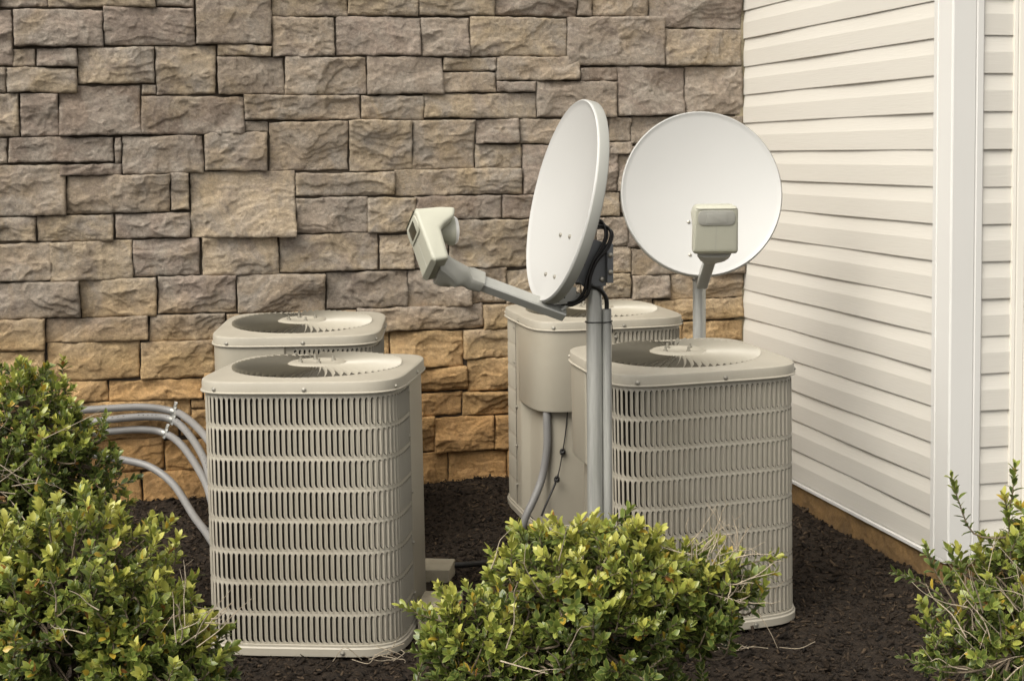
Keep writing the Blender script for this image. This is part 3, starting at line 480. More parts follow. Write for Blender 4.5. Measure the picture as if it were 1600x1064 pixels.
def make_unit():
    root = empty('condenser_unit')
    # louvred coil guard
    ncol = 92; nrow = 8; w = LOUV/ncol; p = .0935; zb = .036
    mb = MB()
    def q(u, v, o): x, y, _ = plan(u, o); return (x, y, v)
    for c in range(ncol):
        u0 = c*w
        ux = [u0, u0+.08*w, u0+.72*w, u0+w]
        for r in range(nrow):
            v0 = zb+r*p; a, b = v0+.006, v0+p-.006
            h0, h1 = ux[1], ux[2]
            # hole outline: slanted/rounded ends
            hole = [(h0, a+.010), (h0+.10*w, a+.004), (h0+.30*w, a+.001), (h1-.02*w, a), (h1, a+.003), (h1, b-.008), (h1-.12*w, b-.002), (h0+.30*w, b), (h0+.12*w, b-.002), (h0, b-.008)]
            rect = [(u0, v0), (h0, v0), (h0+.40*w, v0), (h1, v0), (u0+w, v0), (u0+w, v0+p), (h1, v0+p), (h0+.42*w, v0+p), (h0, v0+p), (u0, v0+p)]
            vs = [q(*k, .0022 if k[0] > h0+.4*w else 0) for k in hole]+[q(*k, 0) for k in rect]+[q(k[0], k[1], -.0012) for k in hole]
            H = list(range(10)); Q = list(range(10, 20)); I = list(range(20, 30))
            fs = [(Q[0], Q[1], H[1], H[0]), (Q[1], Q[2], H[2], H[1]), (Q[2], Q[3], H[3], H[2]), (Q[3], Q[4], H[4], H[3]),
                  (Q[4], Q[5], H[5], H[4]), (Q[5], Q[6], H[6], H[5]), (Q[6], Q[7], H[7], H[6]), (Q[7], Q[8], H[8], H[7]), (Q[8], Q[9], H[9], H[8]), (Q[9], Q[0], H[0], H[9])]
            fs += [(H[i], H[(i+1) % 10], I[(i+1) % 10], I[i]) for i in range(10)]
            mb.add(vs, fs)
            # louvre blade: hinged on the right edge of the hole, slanting inwards to the left
            bl = []; ends = [(a+.001, .0), (a+.006, .8), (a+.014, 1), (b-.014, 1), (b-.006, .8), (b-.001, 0)]
            cs = [(0, .0020), (-.05, -.0005), (-.16, -.0040), (-.29, -.0070), (-.42, -.0090)]
            for v, k in ends:
                for cu, co in cs: bl.append(q(h1+cu*w*(.2+.8*k), v, co*(.25+.75*k)))
            mm = len(cs)
            mb.add(bl, [(i*mm+j, (i+1)*mm+j, (i+1)*mm+j+1, i*mm+j+1) for i in range(5) for j in range(mm-1)])
    wrap_strip(mb, [(0, zb+nrow*p), (0, HT-.01)], 0, LOUV, 96)
    wrap_strip(mb, [(0, .01), (0, zb)], 0, LOUV, 96)
    mb.build('louvred_guard', M['ac'], root, 50)
    mb = MB(); wrap_strip(mb, [(-.020, .01), (-.020, HT-.03)], -.03, LOUV+.03, 96); mb.build('coil', M['coil'], root, 180)
    # service corner: recessed lower panel and projecting control box
    s0, s1 = LOUV, PER; mb = MB(); vs = []
    for j in range(41):
        u = s0+(s1-s0)*j/40; k = min(1, max(0, (u-s0-.07)/.035))*min(1, max(0, (s1-.02-u)/.035)); k = k*k*(3-2*k); o = -.002-.030*k
        for z in (.01, HT-.30):
            x, y, _ = plan(u, o); vs.append((x, y, z))
    mb.add(vs, [(j*2, j*2+2, j*2+3, j*2+1) for j in range(40)])
    wrap_strip(mb, [(-.0015, HT-.32), (-.0015, HT-.03)], s1-.045, s1, 5)
    mb.build('service_panel', M['acbox'], root, 60)
    mb = MB(); wrap_strip(mb, [(-.0015, HT-.31), (-.0015, HT-.03)], s0, s0+.085, 8); mb.build('side_panel', M['acbox'], root, 60)
    def tower(u0, u1, z0_, z1_, o, n=30):
        mb = MB(); vs = []; r = .008
        prof = lambda j: [(-.004, 0)]
        us = [u0, u0+.0005]+[u0+r*.6+(u1-u0-1.2*r)*j/n for j in range(n+1)]+[u1-.0005, u1]
        outs = [-.004, o-.004]+[o]*(n+1)+[o-.004, -.004]
        for u, oo in zip(us, outs):
            for z, k in ((z0_, -3.5), (z0_+.0003, .8), (z0_+.006, 1), (z1_, 1)):
                x, y, _ = plan(u, -.004+(oo+.004)*k); vs.append((x, y, z))
        m = 4; mb.add(vs, [(j*m+i, (j+1)*m+i, (j+1)*m+i+1, j*m+i+1) for j in range(len(us)-1) for i in range(m-1)])
        return mb
    tower(s0+.075, s1-.03, .478, HT-.034, .007).build('control_box', M['acbox'], root, 40)
    global ALT_TOWER; ALT_TOWER = tower(s0+.012, s1-.03, .02, HT-.034, .0)
    # top cover
    mb = MB()
    prof = [(.006, HT-.037), (.0145, HT-.037), (.0155, HT-.034), (.011, HT-.031), (.0105, HT-.008), (.009, HT-.003), (.005, HT-.0005), (-.006, HT)]
    wrap_strip(mb, prof, 0, PER, 160, True)
    # top face: from the plan outline to the round fan opening
    rings = [(0, HT), (.25, HT+.001), (.55, HT+.003), (.85, HT+.004), (.95, HT+.0055), (1.0, HT+.005), (1.0, HT-.006)]; RF = .262
    vs = []; n = 160
    for j in range(n):
        x, y, _ = plan(PER*j/n, -.006); ang = math.atan2(y, x)
        for t, z in rings:
            vs.append((x*(1-t)+RF*math.cos(ang)*t, y*(1-t)+RF*math.sin(ang)*t, z))
    m = len(rings); mb.add(vs, [(j*m+i, ((j+1) % n)*m+i, ((j+1) % n)*m+i+1, j*m+i+1) for j in range(n) for i in range(m-1)])
    cap = mb.build('top_cover', M['ac'], root, 40, recalc=True)
    # fan grille: pitched radial vanes round a hub disc
    mb = MB(); nv = 66; r0, r1 = .088, RF+.005
    for k in range(nv):
        a = 2*math.pi*k/nv; vs = []
        seg = 6
        for i in range(seg+1):
            t = i/seg; r = r0+(r1-r0)*t; aa = a+.30*t*t*0+.10*(1-t); rise = .0145+.003*math.sin(math.pi*t)-.0015*t**3
            hw = .0044+.0034*t
            th = R(56)
            ca, sa = math.cos(aa), math.sin(aa); tx, ty = -sa, ca
            c0 = (r*ca, r*sa, HT+rise-.004)
            for sg in (-1, 1): vs.append((c0[0]+tx*hw*sg*math.cos(th), c0[1]+ty*hw*sg*math.cos(th), c0[2]+sg*hw*math.sin(th)))
        mb.add(vs, [(2*i, 2*i+1, 2*i+3, 2*i+2) for i in range(seg)])
    gr = mb.build('fan_grille', M['vane'], root, 60)
    hub = MB().lathe([(.0, HT+.016), (.05, HT+.0165), (.055, HT+.019), (.085, HT+.0185), (.094, HT+.013), (.094, HT+.006)], 48, cap=False).build('grille_hub', M['vane'], gr, 40)
    for k in range(4):
        a = R(20+90*k); x, y = .052*math.cos(a), .052*math.sin(a)
        MB().cyl((x, y, HT+.012), (x, y, HT+.033), .0042, 8).lathe([(.0075, HT+.017), (.0075, HT+.023)], 6, Matrix.Translation((x, y, 0))).build('hub_bolt', M['screw'], hub, 30)
    # fan and dark well below
    MB().lathe([(RF-.004, HT+.004), (RF-.006, HT-.12), (.02, HT-.13), (.0, HT-.13)], 48, cap=False).build('fan_well', M['well'], root, 60)
    # base pan
    mb = MB(); wrap_strip(mb, [(-.03, .004), (.004, .0), (.010, .004), (.0105, .026), (.006, .030), (.006, .036), (.0, .037)], 0, PER, 120, True)
    mb.build('base_pan', M['ac'], root, 40)
    # screws
    def screw(u, z, o):
        x, y, nn = plan(u, o); q = Vector((nn[0], nn[1], 0)).to_track_quat('Z', 'Y').to_matrix().to_4x4()
        MB().lathe([(.0075, -.002), (.0078, .0012), (.005, .0018), (.0045, .0045), (.002, .0055)], 12, Matrix.Translation((x, y, z)) @ q).build('screw', M['screw'], root, 40)
    for k in range(8): screw(PER*(k+.13)/8, HT-.024, .0105)
    for k in range(4): screw(PER*(k+.02)/4+.12, .015, .0105)
    for z in (.12, .28, .44, .62, .76): screw(LOUV+.012 if z < .45 else LOUV-.012, z, .001); screw(.006, z, .001)
    return root
UG = 'air conditioning condenser units standing on the mulch bed'
proto = make_unit()
UNITS = [  # x, y, rotation, tilt_x, tilt_y, label
    ((495, 4.43), 174, -.012, -.010, 'largest-looking beige condenser unit in the left foreground beside the grey conduits'),
    ((1063, 4.60), -76, .022, -.012, 'beige condenser unit in the right foreground behind the steel pole and beside the cream siding'),
    ((471, 5.43), 2, .032, 0, 'beige condenser unit half hidden at the back left, only its top and upper rim showing'),
    ((923, 5.70), 14, .010, 0, 'beige condenser unit at the back centre with its control box and drooping conduit showing'),
]
UOBJ = []
for i, ((px, Y), rot, tx, ty, lab) in enumerate(UNITS):
    o = proto if i == 0 else copy_tree(proto)
    o.location = ((px-CX)/FPX*Y, Y, [-.045, -.039, -.023, -.016][i])
    o.rotation_euler = (Matrix.Rotation(tx, 3, 'X') @ Matrix.Rotation(ty, 3, 'Y') @ Matrix.Rotation(R(rot), 3, 'Z')).to_euler()
    tag(o, lab, 'air conditioner', UG); UOBJ.append(o)
alt = [c for c in bpy.data.objects if c.parent == UOBJ[0] and c.name.startswith('control_box')][0]
_t = ALT_TOWER.build('tmp', M['acbox'], None, 40); alt.data = _t.data; bpy.data.objects.remove(_t)
PL = ['low concrete pad under the left foreground condenser unit', 'low concrete pad under the right foreground condenser unit', 'low concrete pad under the back left condenser unit', 'low concrete pad under the back centre condenser unit']
for i, ((px, Y), rot, tx, ty, lab) in enumerate(UNITS):
    o = MB().box((-.40 if i == 0 else -.34, -.28, -.08), (.40 if i == 0 else .34, .46 if i == 0 else .34, -.004), bev=.006).build('concrete_pad', M['pad'], None)
    o.location = ((px-CX)/FPX*Y, Y, -.047); o.rotation_euler = (0, 0, R(rot % 90 if rot % 90 < 45 else rot % 90-90))
    o.location.y += .05
    tag(o, PL[i], 'concrete pad', 'concrete pads under the condenser units')

# ------------------------------------------------------------------ satellite dishes
def fwd(x, f, z): return Vector((x, -f, z))
def loft(mb, secs, n=20, e=4.5):
    """secs: (centre, side vector, up vector, half width, half height)"""
    vs = []; fs = []
    for c, sv, uv, hw, hh in secs:
        for k in range(n):
            t = 2*math.pi*(k+.5)/n; ct, st = math.cos(t), math.sin(t); r = (abs(ct)**e+abs(st)**e)**(-1/e)
            vs.append(Vector(c)+Vector(sv)*(hw*r*ct)+Vector(uv)*(hh*r*st))
    for i in range(len(secs)-1):
        for k in range(n): fs.append((i*n+k, i*n+(k+1)%n, (i+1)*n+(k+1)%n, (i+1)*n+k))
    fs.append(tuple(range(n))[::-1]); fs.append(tuple((len(secs)-1)*n+k for k in range(n)))
    mb.add(vs, fs)
def bolt(parent, p, d, r=.0065):
    d = Vector(d).normalized(); q = d.to_track_quat('Z', 'Y').to_matrix().to_4x4()
    return MB().lathe([(r, -.002), (r, .0015), (r*.85, .0035), (r*.4, .0048)], 14, Matrix.Translation(p) @ q).build('bolt', M['screw'], parent, 40)
def make_dish(loc, rz, skew, cables, window, label, rd=.2855, elev=13):
    root = empty('satellite_dish', loc, rz); tag(root, label, 'satellite dish', 'satellite dishes on steel poles')
    e = R(elev); n = Vector((0, -math.cos(e), math.sin(e))); ex = Vector((1, 0, 0)); eu = Vector((0, math.sin(e), math.cos(e)))
    C = fwd(0, .096 if cables else .090, 1.324 if cables else 1.304); dep = .042
    # reflector: thin shell, offset bowl, rolled lip
    NR, NA = 26, 96; vs = []; ring = []
    def P(r, a, off): return C + ex*(r*rd*math.cos(a)) + eu*(r*rd*1.045*math.sin(a)) + n*off
    prof = []
    for i in range(NR): r = i/(NR-1)*.975; prof.append((r, -dep*(1-r*r)))
    prof += [(.985, .0005), (.993, .0012), (1.0, -.0005), (1.004, -.004), (1.005, -.030), (1.0, -.032), (.992, -.030), (.985, -.006)]
    for i in range(NR-1, -1, -2): r = i/(NR-1)*.97; prof.append((r, -dep*(1-r*r)-.004))
    prof = [p for p in prof if p[0] > 1e-6]
    mb = MB(); m = len(prof)
    for j in range(NA):
        a = 2*math.pi*j/NA
        for r, o in prof: vs.append(P(r, a, o))
    fs = [(j*m+i, ((j+1)%NA)*m+i, ((j+1)%NA)*m+i+1, j*m+i+1) for j in range(NA) for i in range(m-1)]
    fs += [tuple(j*m for j in range(NA)), tuple(j*m+m-1 for j in range(NA))]
    mb.add(vs, fs); refl = mb.build('reflector', M['dish'], root, 45, recalc=True)
    # rim edge trim, a slightly darker band
    mb = MB(); vs = []
    pr = [(1.0045, -.003), (1.008, -.004), (1.009, -.029), (1.004, -.0315), (.995, -.0325)]
    for j in range(NA):
        a = 2*math.pi*j/NA
        for r, o in pr: vs.append(P(r, a, o))
    mb.add(vs, [(j*5+i, ((j+1)%NA)*5+i, ((j+1)%NA)*5+i+1, j*5+i+1) for j in range(NA) for i in range(4)])
    mb.build('rim', M['rim'], refl, 40, recalc=True)
    for sx, su in ((-.16, -.33), (.16, -.33), (-.16, -.74), (.16, -.74)):
        r = math.hypot(sx, su); a = math.atan2(su, sx); bolt(refl, P(r, a, -dep*(1-r*r)+.001), n, .006)
    # mast
    mast = MB().cyl((0, 0, -.3), (0, 0, 1.10), .0225, 28).build('mast', M['galv'], root, 40)
    cx, cy = .016, .0315
    MB().tube([(cx, cy, -.3), (cx, cy, 1.02)], .0128, 16).build('riser_pipe', M['galv'], root, 40)
    zt = .985
    mb = MB(); loop = []
    for k in range(28):
        a = 2*math.pi*k/28; d = Vector((math.cos(a), math.sin(a))); b = Vector((0, 0)) if d.dot(Vector((cx, cy))) < 0 else Vector((cx, cy)); rr = .0245 if b.length == 0 else .0148
        loop.append((b.x+d.x*rr, b.y+d.y*rr, zt+.0015*math.sin(a)))
    mb.tube(loop+[loop[0]], .0019, 6, cap=False); mb.tube([(cx+.012, cy+.008, zt), (cx+.016, cy+.010, zt-.012), (cx+.015, cy+.011, zt-.03)], .0013, 5); mb.build('cable_tie', M['cable'], root)
    # bracket
    prf = [(-.024, 1.086), (.042, 1.086), (.070, 1.115), (.066, 1.165), (.050, 1.195), (.030, 1.222), (-.024, 1.205)]
    MX = Matrix(((0, 1, 0, 0), (-1, 0, 0, 0), (0, 0, 1, 0), (0, 0, 0, 1)))
    mb = MB()
    mb.prism(prf, .030, .034, MX, .0012); mb.prism(prf, -.034, -.030, MX, .0012)
    mb.box((-.034, .0225, 1.10), (.034, .026, 1.20), bev=.001)
    mb.box((-.055, -.074, 1.10), (.055, -.062, 1.20), bev=.002)
    mb.box((.030, .022, 1.095), (.050, .040, 1.203), bev=.0025)
    mb.box((-.050, .022, 1.095), (-.030, .040, 1.203), bev=.0025)
    mb.cyl((0, 0, 1.075), (0, 0, 1.20), .026, 24)
    br = mb.build('bracket', M['bracket'], root, 30)
    for p in ((.0345, .012, 1.105),): bolt(br, Vector(p), (1, 0, 0), .0078)
    for z in (1.125, 1.172): bolt(br, Vector((.050, .031, z)), (1, 0, 0), .0075)
    for p in ((.0345, -.050, 1.185), (.0345, -.060, 1.125)): bolt(br, Vector(p), (1, 0, 0), .0065)
    # feed arm
    az = -.010 if cables else -.046; a0, a1 = fwd(0, .088, 1.020+az), fwd(0, .345, 1.117+az*.5); d = (a1-a0).normalized(); up = ex.cross(d)*-1
    if up.z < 0: up = -up
    ra = R(40) if cables else 0; ax_ = ex*math.cos(ra)-up*math.sin(ra); au = up*math.cos(ra)+ex*math.sin(ra)
    mb = MB(); loft(mb, [(a0, ax_, au, .0200, .0148), (a1, ax_, au, .0200, .0148)], 32, 9); arm = mb.build('feed_arm', M['arm'], root, 30)
    mb = MB(); mb.prism([(.060, 1.052), (.125, 1.048), (.135, 1.068), (.112, 1.085), (.085, 1.098), (.060, 1.095)], .0245, .0275, MX, .0008); mb.prism([(.060, 1.052), (.125, 1.048), (.135, 1.068), (.112, 1.085), (.085, 1.098), (.060, 1.095)], -.0275, -.0245, MX, .0008)
    mb.prism([(.045, 1.065), (.10, 1.030), (.105, 1.034), (.05, 1.080)], -.0245, .0245, MX, .0008)
    ab = mb.build('arm_bracket', M['arm'], root, 30); ab.location = (0, 0, az)
    for f, z in ((.112, 1.058), (.095, 1.068)): MB().cyl((.0272, -f, z), (.0285, -f, z), .0025, 10).build('rivet', M['hole'], ab)
    # neck
    mb = MB(); q = lambda f, z: fwd(0, f+.008, z-.021+az*.5); sk = lambda t: (Vector((math.cos(skew*t), 0, -math.sin(skew*t))), Vector((math.sin(skew*t), 0, math.cos(skew*t)))) 
    loft(mb, [(q(.312, 1.131), ax_, au, .0265, .0205), (q(.345, 1.143), ax_, au, .028, .023), (q(.365, 1.150), ex, up, .031, .028), (q(.382, 1.153), ex, up, .036, .034), (q(.40, 1.160), *sk(.6), .046, .036), (q(.425, 1.170), *sk(1), .056, .036), (q(.440, 1.178), *sk(1), .058, .034)], 28, 5)
    mb.build('arm_adaptor', M['neck'], root, 40)
    # feed housing, skewed about the beam axis
    hc = fwd(0, .468, 1.222 if cables else 1.205); S = Matrix.Translation(hc) @ Matrix.Rotation(skew, 4, 'Y')
    prh = [(.038, .068), (.044, .062), (.010, -.084), (.004, -.088), (-.036, -.082), (-.026, -.02), (-.022, .006), (-.036, .020), (-.050, .030), (-.062, .040), (-.070, .071), (-.030, .074)]
    mb = MB(); mb.prism(prh, -.075, .075, S @ MX, .0115, 5); Si = S.inverted(); mb.v = [tuple(S @ Vector(((lambda q_: (q_.x*(1-.20*max(0, (q_.z-.035)/.04)**2), q_.y, q_.z))(Si @ Vector(p))))) for p in mb.v]; hs_ = mb.build('feed_housing', M['lnb'], root, 50)
    Mf = S @ Matrix.Translation((0, -.0295, 0)) @ Matrix.Rotation(math.atan2(.034, .146), 4, 'X')
    # front face frame: local x across, z up, y outward = -
    def rrect(w, h, r, n=6):
        out = []
        for sx, sz, a in ((1, 1, 0), (-1, 1, 90), (-1, -1, 180), (1, -1, 270)):
            for k in range(n+1): t = R(a+90*k/n); out.append((sx*(w-r)+r*math.cos(t), sz*(h-r)+r*math.sin(t)))
        return out
    def plate(w, h, r, z, y0, y1, m, name, bev, parent):
        mb = MB(); mb.prism([(x, zz+z) for x, zz in rrect(w, h, r)], y0, y1, Mf, bev, 2); return mb.build(name, m, parent, 40)
    fr = plate(.061, .025, .018, .031, -.0035, .006, M['lnb'] if window else M['neck'], 'badge_frame', .0022, hs_)
    plate(.033 if window else .034, .0175, .003, .030, -.0042, .004, M['dark'] if window else M['neck'], 'window', .0006, hs_)
    seam = MB(); seam.box((-.0006, -.0006, -.080), (.0006, .002, .004), Mf); seam.build('seam', M['neck'], hs_, 0)
    # feed horn
    Mh = S @ Matrix.Translation((0, .005, .028)) @ Matrix.Rotation(R(-90), 4, 'X')
    mb = MB(); mb.lathe([(.020, -.01), (.024, .015), (.031, .035), (.038, .050), (.041, .058), (.041, .066), (.036, .066)], 32, Mh); horn = mb.build('feed_horn', M['lnb'], hs_, 50)
    mb = MB(); mb.lathe([(.0375, .060), (.038, .071), (.034, .076), (.020, .080), (.001, .081)], 32, Mh); mb.build('horn_cap', M['cap'], horn, 50)
    if cables:
        for k in range(4):
            j = (k-1.5)*.0065; s = .040+.006*(k % 2)
            pts = [fwd(s-.01, .052-.4*j, 1.230+j*.4), fwd(s, .030-.3*j, 1.246+j), fwd(s+.004, .004+.2*j, 1.258+j*1.1), fwd(s+.006, -.020+j*1.1, 1.252+j), fwd(s+.008, -.027+j*1.2, 1.225), fwd(s+.008, -.012+j*1.3, 1.190),
                   fwd(s+.008, .014+j*.7, 1.155), fwd(s+.006, .030+j*.6, 1.115), fwd(s+.004, .036+j*.9, 1.080), fwd(s-.002, .048+j, 1.056), fwd(s-.012, .072, 1.040+j*.5), fwd(s-.03, .098, 1.041+j*.3), fwd(s-.04, .115, 1.052)]
            MB().tube(spline(pts, 7), .0036, 8).build('cable', M['cable'], root, 180)
        MB().tube(spline([fwd(.03, .02, 1.09), fwd(.024, -.01, 1.075), fwd(.020, -.028, 1.05), fwd(.016, -.0315, 1.02), fwd(.016, -.0315, .99)], 6), .0065, 8).build('cable', M['cable'], root, 180)
        mb = MB(); mb.box((.030, -.072, 1.145), (.046, -.040, 1.172), bev=.003); mb.build('cable_clip', M['cable'], root, 40)
    return root
Y1, Y2 = 3.90, 5.12
make_dish(((928-CX)/FPX*Y1, Y1, 0), R(-75), R(-26), True, True, 'satellite dish seen almost edge-on, facing left, with black coiled cables on its bracket', .270)
make_dish(((1092.5-CX)/FPX*Y2, Y2, 0), R(-1), 0, False, False, 'round white satellite dish seen from the front against the siding corner')

# ------------------------------------------------------------------ conduits
def wallY(px, py):
    r = CAMR @ Vector(((px-CX)/FPX, -(py-CY)/FPX, -1)); n = Vector((DY, -DX, 0)); return (n.x*BX+n.y*BY)/(n.x*r.x+n.y*r.y)*r.y
def corrugated(pts, r, seg=7):
    P = spline(pts, seg); L = [0]
    for a, b in zip(P, P[1:]): L.append(L[-1]+(b-a).length)
    n = int(L[-1]/.0028); out = []; rr = []; j = 0
    for k in range(n+1):
        s = L[-1]*k/n
        while j < len(L)-2 and L[j+1] < s: j += 1
        out.append(P[j].lerp(P[j+1], (s-L[j])/max(1e-9, L[j+1]-L[j]))); rr.append(r*(1 if k % 3 else .955))
    return MB().tube(out, rr, 14)
CG = 'grey flexible conduits running along the stone wall'
CON = [
 ([(30, 652), (60, 648), (114, 642), (170, 638), (227, 636), (272, 643), (294, 655), (317, 677), (338, 706)], [0, 0, 0, 0, 0, .02, .12, .28, .42], 5, 'uppermost of the grey conduits curving along the stone wall'),
 ([(30, 676), (90, 668), (139, 660), (193, 653), (238, 651), (270, 656), (294, 677), (317, 713), (330, 750)], [0, 0, 0, 0, 0, .02, .14, .32, .46], 5, 'second grey conduit from the top on the stone wall, with printed dashes'),
 ([(30, 694), (90, 685), (125, 678), (170, 674), (222, 671), (258, 677), (287, 699), (319, 749), (334, 795)], [0, 0, 0, 0, 0, .02, .14, .36, .5], 5, 'third grey conduit from the top, its clamp lowest on the wall'),
 ([(40, 690), (100, 700), (160, 713), (202, 720), (238, 731), (272, 758), (303, 806), (321, 830), (335, 852)], [0, 0, .01, .03, .07, .17, .36, .50, .62], 0, 'lowest grey conduit arching down from the bush into the mulch'),
]
for ci, (pp, off, ck, lab) in enumerate(CON):
    pts = [pt(x, y, wallY(x, y)-.065-(.012 if ci == 1 else 0)-o) for (x, y), o in zip(pp, off)]
    root = empty('conduit', pts[ck if ck else 6]); tag(root, lab, 'conduit', CG)
    o = corrugated(pts, .0155).build('tube', M['conduit'], root, 180); o.location = -root.location
    if ck:
        c = pts[ck]; d = (pts[ck+1]-pts[ck-1]).normalized(); P = [c+d*t for t in (-.009, .009)]
        mb = MB(); mb.cyl(P[0], P[1], .0178, 20); wn_ = Vector((-DY, DX, 0)); u = d.cross(Vector((DY, -DX, 0))).normalized(); u = u if u.z > 0 else -u
        q = Matrix((( d.x, u.x, DY, 0), (d.y, u.y, -DX, 0), (d.z, u.z, 0, 0), (0, 0, 0, 1))); T = Matrix.Translation(c) @ q
        mb.box((-.008, .012, -.012), (.008, .042, .010), T, .002)
        mb.box((-.007, -.019, .010), (.007, .020, .0195), T, .002)
        k = mb.build('clamp', M['clamp'], root, 35); k.location = -root.location
        s = MB().lathe([(.0045, .009), (.0045, .0125), (.003, .014)], 8, T @ Matrix.Translation((0, .030, 0))).build('clamp_screw', M['screw'], k, 30)
        if ci == 1:
            Pp = spline(pts, 12)[14:]; mb = MB()
            for i in range(0, len(Pp)-2, 2):
                if i % 14 > 9: continue
                a, b = Pp[i], Pp[i].lerp(Pp[i+1], .6); o_ = Vector((.0, -.0128, .0098)); mb.tube([a+o_, b+o_], .0012, 5)
            k = mb.build('printed_dashes', M['cable'], root, 0); k.location = -root.location
    else:
        c = pts[7]; mb = MB(); mb.tube([c+Vector((.07, -.02, .09)), c+Vector((.02, -.02, .02)), c+Vector((-.01, -.01, -.005))], .0028, 6); k = mb.build('tie_wire', M['clamp'], root, 180); k.location = -root.location
pts = [pt(854, 630, 5.385), pt(854.5, 660, 5.38), pt(854.6, 698, 5.38), pt(848, 742, 5.38), pt(836, 776, 5.36), pt(822, 806, 5.34), pt(810, 842, 5.33)]
root = empty('conduit', pts[-1]); tag(root, 'grey flexible conduit drooping from the control box to the ground', 'conduit')
o = corrugated(pts, .0155).build('tube', M['conduit'], root, 180); o.location = -root.location
pts = [pt(888, 630, 5.39), pt(884, 672, 5.385), pt(880, 700, 5.38), pt(871, 745, 5.37), pt(853, 788, 5.34), pt(846, 806, 5.33)]
root = empty('control_wire', pts[-1]); tag(root, 'thin dark wire with two knots hanging from the control box', 'wire')
sp = spline(pts, 8); k = MB().tube(sp, [.0022 if i < 24 else .0042 for i in range(len(sp))], 8).build('wire', M['cable'], root, 180); k.location = -root.location
for c in (pt(879, 706, 5.38), pt(870, 749, 5.36)):
    mb = MB(); L = []
    for i in range(30): a = i*.62; L.append(c+Vector((.0085*math.cos(a), .006*math.sin(a), .004*math.sin(a*.7)+.009*math.sin(a*1.3))))
    mb.tube(L, .0034, 6); k = mb.build('knot', M['cable'], root, 180); k.location = -root.location
for (x0, y0, z0_), (x1, y1, z1_), lab in (((-.36, 4.84, -.08), (-.222, 4.98, .004), 'tan concrete block in the mulch close behind the left foreground unit'), ((-.30, 4.30, -.08), (-.175, 4.44, .055), 'tan concrete block half hidden by the left side of the centre shrub')):
    o = MB().box((x0-(x0+x1)/2, y0-(y0+y1)/2, z0_), (x1-(x0+x1)/2, y1-(y0+y1)/2, z1_), bev=.005).build('concrete_block', M['pad'], None); o.location = ((x0+x1)/2, (y0+y1)/2, 0); o.rotation_euler = (0, 0, R(-6)); tag(o, lab, 'concrete block', 'concrete blocks')
# black drain line behind the left foreground unit
a = pt(640, 866, 5.08); root = MB().tube(spline([Vector((-.50, 5.0, -.02)), Vector((-.36, 4.98, -.018)), Vector((-.24, 4.96, -.016)), Vector((-.12, 5.02, -.028)), Vector((.0, 5.15, -.05))], 8), .011, 12).build('drain_line', M['pipe'], None, 180)
tag(root, 'black rubber drain line lying on the mulch between the units', 'pipe')

